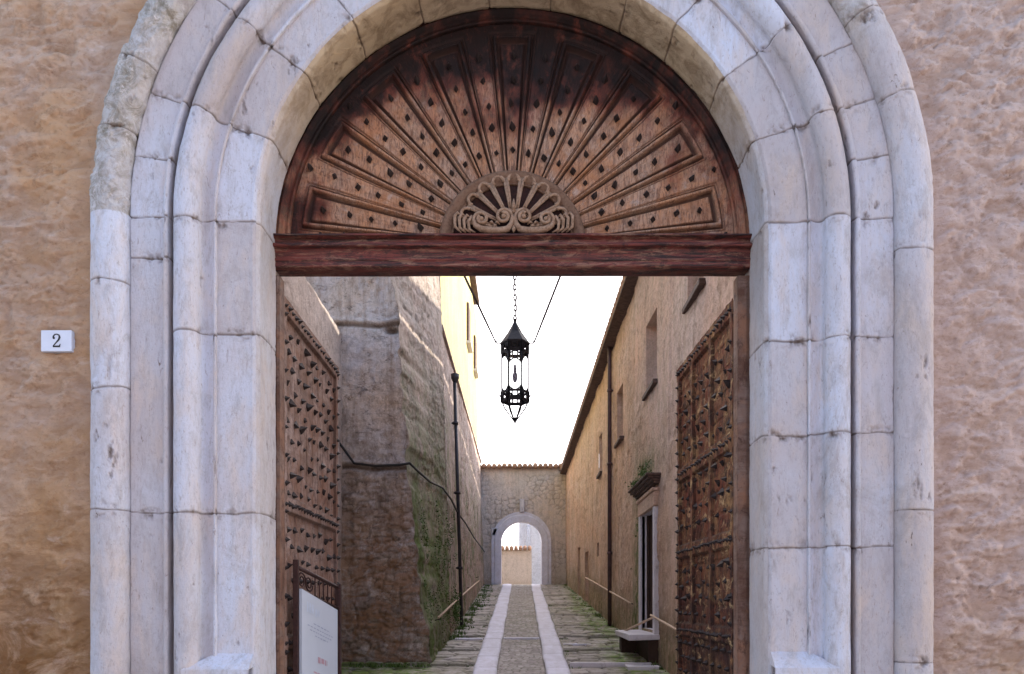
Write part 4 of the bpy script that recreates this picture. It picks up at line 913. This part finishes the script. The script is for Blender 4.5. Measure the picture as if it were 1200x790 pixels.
for zz_, sg in ((LZ(415), -1), (LZ(460), 1)):
    m = MB()
    for k in range(6):      # spandrels rounding each light
        a0, a1 = hexp(rl, 0, k), hexp(rl, 0, k + 1)
        pts = []
        for i in range(9):
            t = i / 8; h_ = .045 * (1 - math.sin(math.pi * t)) ; p = a0.lerp(a1, t); pts.append((p.x, p.y, zz_ + sg * h_))
        m.tube(pts, .008, 5)
        for t in (.08, .92):
            p = a0.lerp(a1, t); m.tube([(p.x, p.y, zz_), (p.x, p.y, zz_ + sg * .05)], [.014, .002], 5)
    m.build('spandrels', BLACKIRON, lan)
for k in range(6):
    m = MB(); m.tube([hexp(rl * .98, LZ(471), k), hexp(rl * .8, LZ(478), k), hexp(.008, LZ(494), k)], [.009, .008, .006], 6); m.build('foot_rib', BLACKIRON, lan)
m = MB(); m.lathe([(.002, LZ(497)), (.016, LZ(494)), (.016, LZ(491)), (.003, LZ(488))], (cx_, LY, 0), 8); m.build('finial', BLACKIRON, lan)
gm = bpy.data.materials.new('lantern_glass'); gm.use_nodes = True; t_ = gm.node_tree; t_.nodes.remove(t_.nodes['Principled BSDF'])
tr = t_.nodes.new('ShaderNodeBsdfTransparent'); gl = t_.nodes.new('ShaderNodeBsdfGlossy'); gl.inputs['Roughness'].default_value = .05; mx = t_.nodes.new('ShaderNodeMixShader'); mx.inputs[0].default_value = .07
tr.inputs[0].default_value = (.93, .95, .95, 1)
t_.links.new(tr.outputs[0], mx.inputs[1]); t_.links.new(gl.outputs[0], mx.inputs[2]); t_.links.new(mx.outputs[0], t_.nodes['Material Output'].inputs[0])
for k in range(6):
    a0, a1 = hexp(rl * .96, 0, k), hexp(rl * .96, 0, k + 1); m = MB(); zz0, zz1 = LZ(460), LZ(414)
    m.add([(a0.x, a0.y, zz0), (a1.x, a1.y, zz0), (a1.x, a1.y, zz1), (a0.x, a0.y, zz1)], [(0,1,2,3)]); m.build('pane', gm, lan)
m = MB(); m.tube([(cx_, LY, LZ(403)), (cx_, LY, LZ(428))], .005, 6); m.lathe([(.012, LZ(428)), (.016, LZ(433)), (.016, LZ(436)), (.026, LZ(440)), (.027, LZ(443)), (.018, LZ(447)), (.001, LZ(449))], (cx_, LY, 0), 12); m.build('bulb', plain('grey_bulb_glass', (.2, .2, .3), .2), lan)
for s in (-1, 1):
    m = MB(); m.tube([(cx_ + s * rl * .9, LY, LZ(403)), (cx_ + s * .18, LY, LZ(403)), (cx_ + s * .19, LY, LZ(400))], .007, 6); m.lathe([(.001, -.012), (.012, 0), (.001, .012)], (cx_ + s * .19, LY, LZ(400)), 8); m.build('side_arm', BLACKIRON, lan)
ZBAR = 6.25
def link_ring(mb, c, rx, rz, rot, r=.0075, n=12):
    pts = [(c[0] + math.cos(rot) * rx * math.cos(2*math.pi*i/n), c[1] + math.sin(rot) * rx * math.cos(2*math.pi*i/n), c[2] + rz * math.sin(2*math.pi*i/n)) for i in range(n + 1)]
    mb.tube(pts, r, 5, cap=False)
m = MB(); z = LZ(373); k = 0
while z < ZBAR: link_ring(m, (cx_ + .004 * math.sin(k * .7), LY, z), .014, .032, (k % 2) * math.pi / 2); z += .052; k += 1
tag(m.build('chain', IRON), 'thin iron chain holding up the black lantern', 'chain')
for s, p1 in ((-1, px(545, 325, LY)), (1, px(656, 325, LY))):
    p0 = Vector((cx_ + s * .19, LY, LZ(402))); dirn = (p1 - p0); e = p0 + dirn * ((ZBAR - p0.z) / dirn.z); m = MB(); m.tube([p0, p0.lerp(e, .12), e], [.008, .012, .012], 6)
    m.lathe([(.001, -.02), (.014, 0), (.001, .02)], tuple(p0.lerp(e, .3)), 8)
    tag(m.build('stay_rod', IRON), 'thin iron stay rod slanting up %s from the black lantern' % ('left' if s < 0 else 'right'), 'rod', 'stay rods of the lantern')
m = MB(); m.tube([(-2.5, LY, ZBAR), (XR(LY) + .02, LY, ZBAR)], .016, 8); tag(m.build('cross_bar', IRON), 'iron bar spanning the alley above the lantern', 'bar')

# ------------------------------------------------------------------ iron sign stand
sg = thing('sign_stand', (-1.5, 5.9, .3), 'rusty wrought iron stand holding a white notice board beside the bleached door leaf', 'sign')
pL, pR = px(347, 664, 5.72), px(397, 689, 6.35)
pL2, pR2 = px(352, 690, 5.74), px(394, 715, 6.30)
IRED = plain('dark_red_iron', (.045, .018, .015), .6, .2, .4, 30)
for p in (pL, pR):
    m = MB(); m.box((p.x - .018, p.y - .02, .28), (p.x + .018, p.y + .02, p.z + (.05 if p is pL else .03))); m.build('upright', IRED, sg, bevel=.003)
def bar(m, a, b, r=.012): m.tube([a, b], r, 6)
dn = lambda p, d: Vector((p.x, p.y, p.z - d))
m = MB(); bar(m, pL, pR, .015); m.build('top_rail', IRED, sg)
m = MB(); bar(m, dn(pL, .165), dn(pR, .165), .012); m.build('lower_rail', IRED, sg)
m = MB()
for t in (.42, .52, .62, .72, .82, .92): a = pL.lerp(pR, t); m.tube([a, dn(a, .16)], .005, 5)
def scr(t, r, dirn):
    c = dn(pL.lerp(pR, t), .08); u = (pR - pL).normalized()
    return [c + u * (r * (1 - .6*i/20) * math.cos(dirn * i * .45)) + Vector((0, 0, r * (1 - .6*i/20) * math.sin(dirn * i * .45))) for i in range(21)]
for t, dr in ((.12, 1), (.28, -1)): m.tube(scr(t, .06, dr), .006, 5)
m.build('scrollwork', IRED, sg)
u = (pR2 - pL2)
nrm = Vector((u.y, -u.x, 0)).normalized()
PANEL = plain('white_notice_board', (.52, .52, .57), .5, 0, .04, 3)
m = MB(); th2 = nrm * .012; a, b = pL2, pR2; c, d = Vector((b.x, b.y, .42)), Vector((a.x, a.y, .42))
m.add([a + th2, b + th2, c + th2, d + th2, a - th2, b - th2, c - th2, d - th2], [(0,3,2,1),(4,5,6,7),(0,1,5,4),(1,2,6,5),(2,3,7,6),(3,0,4,7)]); pn = m.build('notice_board', PANEL, sg)
INK = plain('grey_ink', (.34, .35, .44), .7, 0, .1); REDINK = plain('red_ink', (.5, .3, .33), .7, 0, .1); PALEINK = plain('pale_ink', (.52, .54, .62), .7, 0, .1)
def words(lines, mat, name):
    m = MB(); n_ = nrm * .0155
    for (t0, t1, dz, hh) in lines:
        t = t0
        while t < t1:
            e = min(t1, t + rnd.uniform(.03, .085)); p0 = pL2.lerp(pR2, t); p1 = pL2.lerp(pR2, e)
            q0, q1 = dn(p0, dz), dn(p1, dz); hh_ = hh * rnd.uniform(.8, 1.1)
            m.add([q0 + n_, q1 + n_, dn(q1, hh_) + n_, dn(q0, hh_) + n_], [(0,3,2,1)]); t = e + .022
    m.build(name, mat, pn)
words([(.3, .75, .205, .008), (.14, .86, .235, .008), (.2, .82, .262, .008), (.34, .7, .29, .008)], INK, 'printed_lines')
words([(.42, .68, .44, .045), (.3, .8, .56, .012)], REDINK, 'red_mark')
words([(.12, .3, .07, .07), (.34, .46, .09, .06)], PALEINK, 'faded_heading')

# ------------------------------------------------------------------ house number tile
hn = thing('house_number_tile', px(66, 399, 5.0), 'small white house number tile with black 2 on the left wall', 'number plate')
yt = 4.998
a, b = px(48, 387, 5.0), px(84, 412, 5.0)
m = MB(); m.box((a.x, yt, b.z), (b.x, yt + .07, a.z)); m.build('plate', plain('white_glazed_tile', (.56, .57, .66), .3, 0, .05, 8), hn, bevel=.004)
m = MB()
def dig(pts, ws_):
    L = []; Rr = []
    for i, p in enumerate(pts):
        q0 = pts[max(0, i-1)]; q1 = pts[min(len(pts)-1, i+1)]; d = Vector((q1[0]-q0[0], q1[1]-q0[1])).normalized(); n = Vector((-d.y, d.x)) * ws_[i] / 2
        L.append((p[0] + n.x, p[1] + n.y)); Rr.append((p[0] - n.x, p[1] - n.y))
    return L, Rr
c = px(66.5, 399.5, 5.0); hs = .082
two = [(-.22, .22), (-.24, .34), (-.12, .48), (.04, .5), (.2, .42), (.24, .25), (.16, .06), (-.04, -.16), (-.2, -.34), (-.26, -.44)]
wd = [.16, .12, .10, .09, .12, .17, .15, .10, .09, .08]
L, Rr = dig(two, wd); n = len(L)
def d3(p): return (c.x + p[0] * hs, yt - .0015, c.z + p[1] * hs)
m.add([d3(p) for p in L + Rr], [(i, n+i, n+i+1, i+1) for i in range(n-1)])
m.add([d3(p) for p in ((-.28, -.5), (.28, -.5), (.28, -.36), (-.28, -.38))], [(0,1,2,3)])
m.add([d3((-.2 + .1 * math.cos(k * .785), .2 + .085 * math.sin(k * .785))) for k in range(8)], [tuple(range(8))])
m.add([d3(p) for p in ((.28, -.5), (.32, -.24), (.26, -.24), (.2, -.36))], [(0,1,2,3)])
m.build('digit', plain('black_enamel', (.012, .012, .015), .3, 0, .1), hn)

bpy.data.objects['wall'].data.materials.append(W_LOW) if False else [c.data.materials.append(W_PALE) for c in op.children]
# ------------------------------------------------------------------ greenery
m = MB()
for _ in range(330):
    Y = rnd.uniform(13.2, 26); x = -1.18 + abs(rnd.gauss(0, .13)) ; tuft(m, (x, Y, gz(Y) - .01), .04, 9, rnd.uniform(.04, .12), .9, .006)
for _ in range(60):
    Y = rnd.uniform(17, 25); x = rnd.uniform(-1.1, -.85); tuft(m, (x, Y, gz(Y) - .01), .07, 12, .06, .9, .007)
for _ in range(150):
    Y = rnd.uniform(9.3, 26); tuft(m, (XR(Y) - .03 - abs(rnd.gauss(0, .07)), Y, gz(Y) - .01), .04, 8, rnd.uniform(.03, .1), .9, .006)
for _ in range(60):
    tuft(m, (rnd.uniform(-2.3, -1.25), rnd.uniform(10.55, 10.85), gz(10.7)), .05, 9, .06, .9, .006)
for _ in range(200):
    Y = rnd.uniform(9.5, 22); s = rnd.choice((-1, 1)); tuft(m, (s * (.66 + abs(rnd.gauss(0, .05))), Y, gz(Y) - .01), .03, 4, .035, .9, .005)
tag(m.build('grass', GRASS), 'tufts of short green grass along both edges of the alley', 'grass', kind='stuff')
m = MB()
for _ in range(90):
    Y = rnd.uniform(11.1, 14.6); z = E + rnd.choice((rnd.uniform(-.7, 1.6), rnd.gauss(-.1, .25), rnd.gauss(.9, .3))); t = min(1, (Y - 10.9) / 2.4)
    x = float(EX(z) * (1 - t) + XL(z) * t); leafcloud(m, (x + .015, Y, z), (.018, .05, .06), 26, .014)
for _ in range(8): leafcloud(m, (float(XL(E)) + .03, 14.2 + rnd.gauss(0, .25), E - .15 + rnd.gauss(0, .1)), (.03, .06, .06), 60, .022)
tag(m.build('wall_ferns', MOSSG), 'small ferns and moss growing over the flank of the buttress', 'plants', kind='stuff')
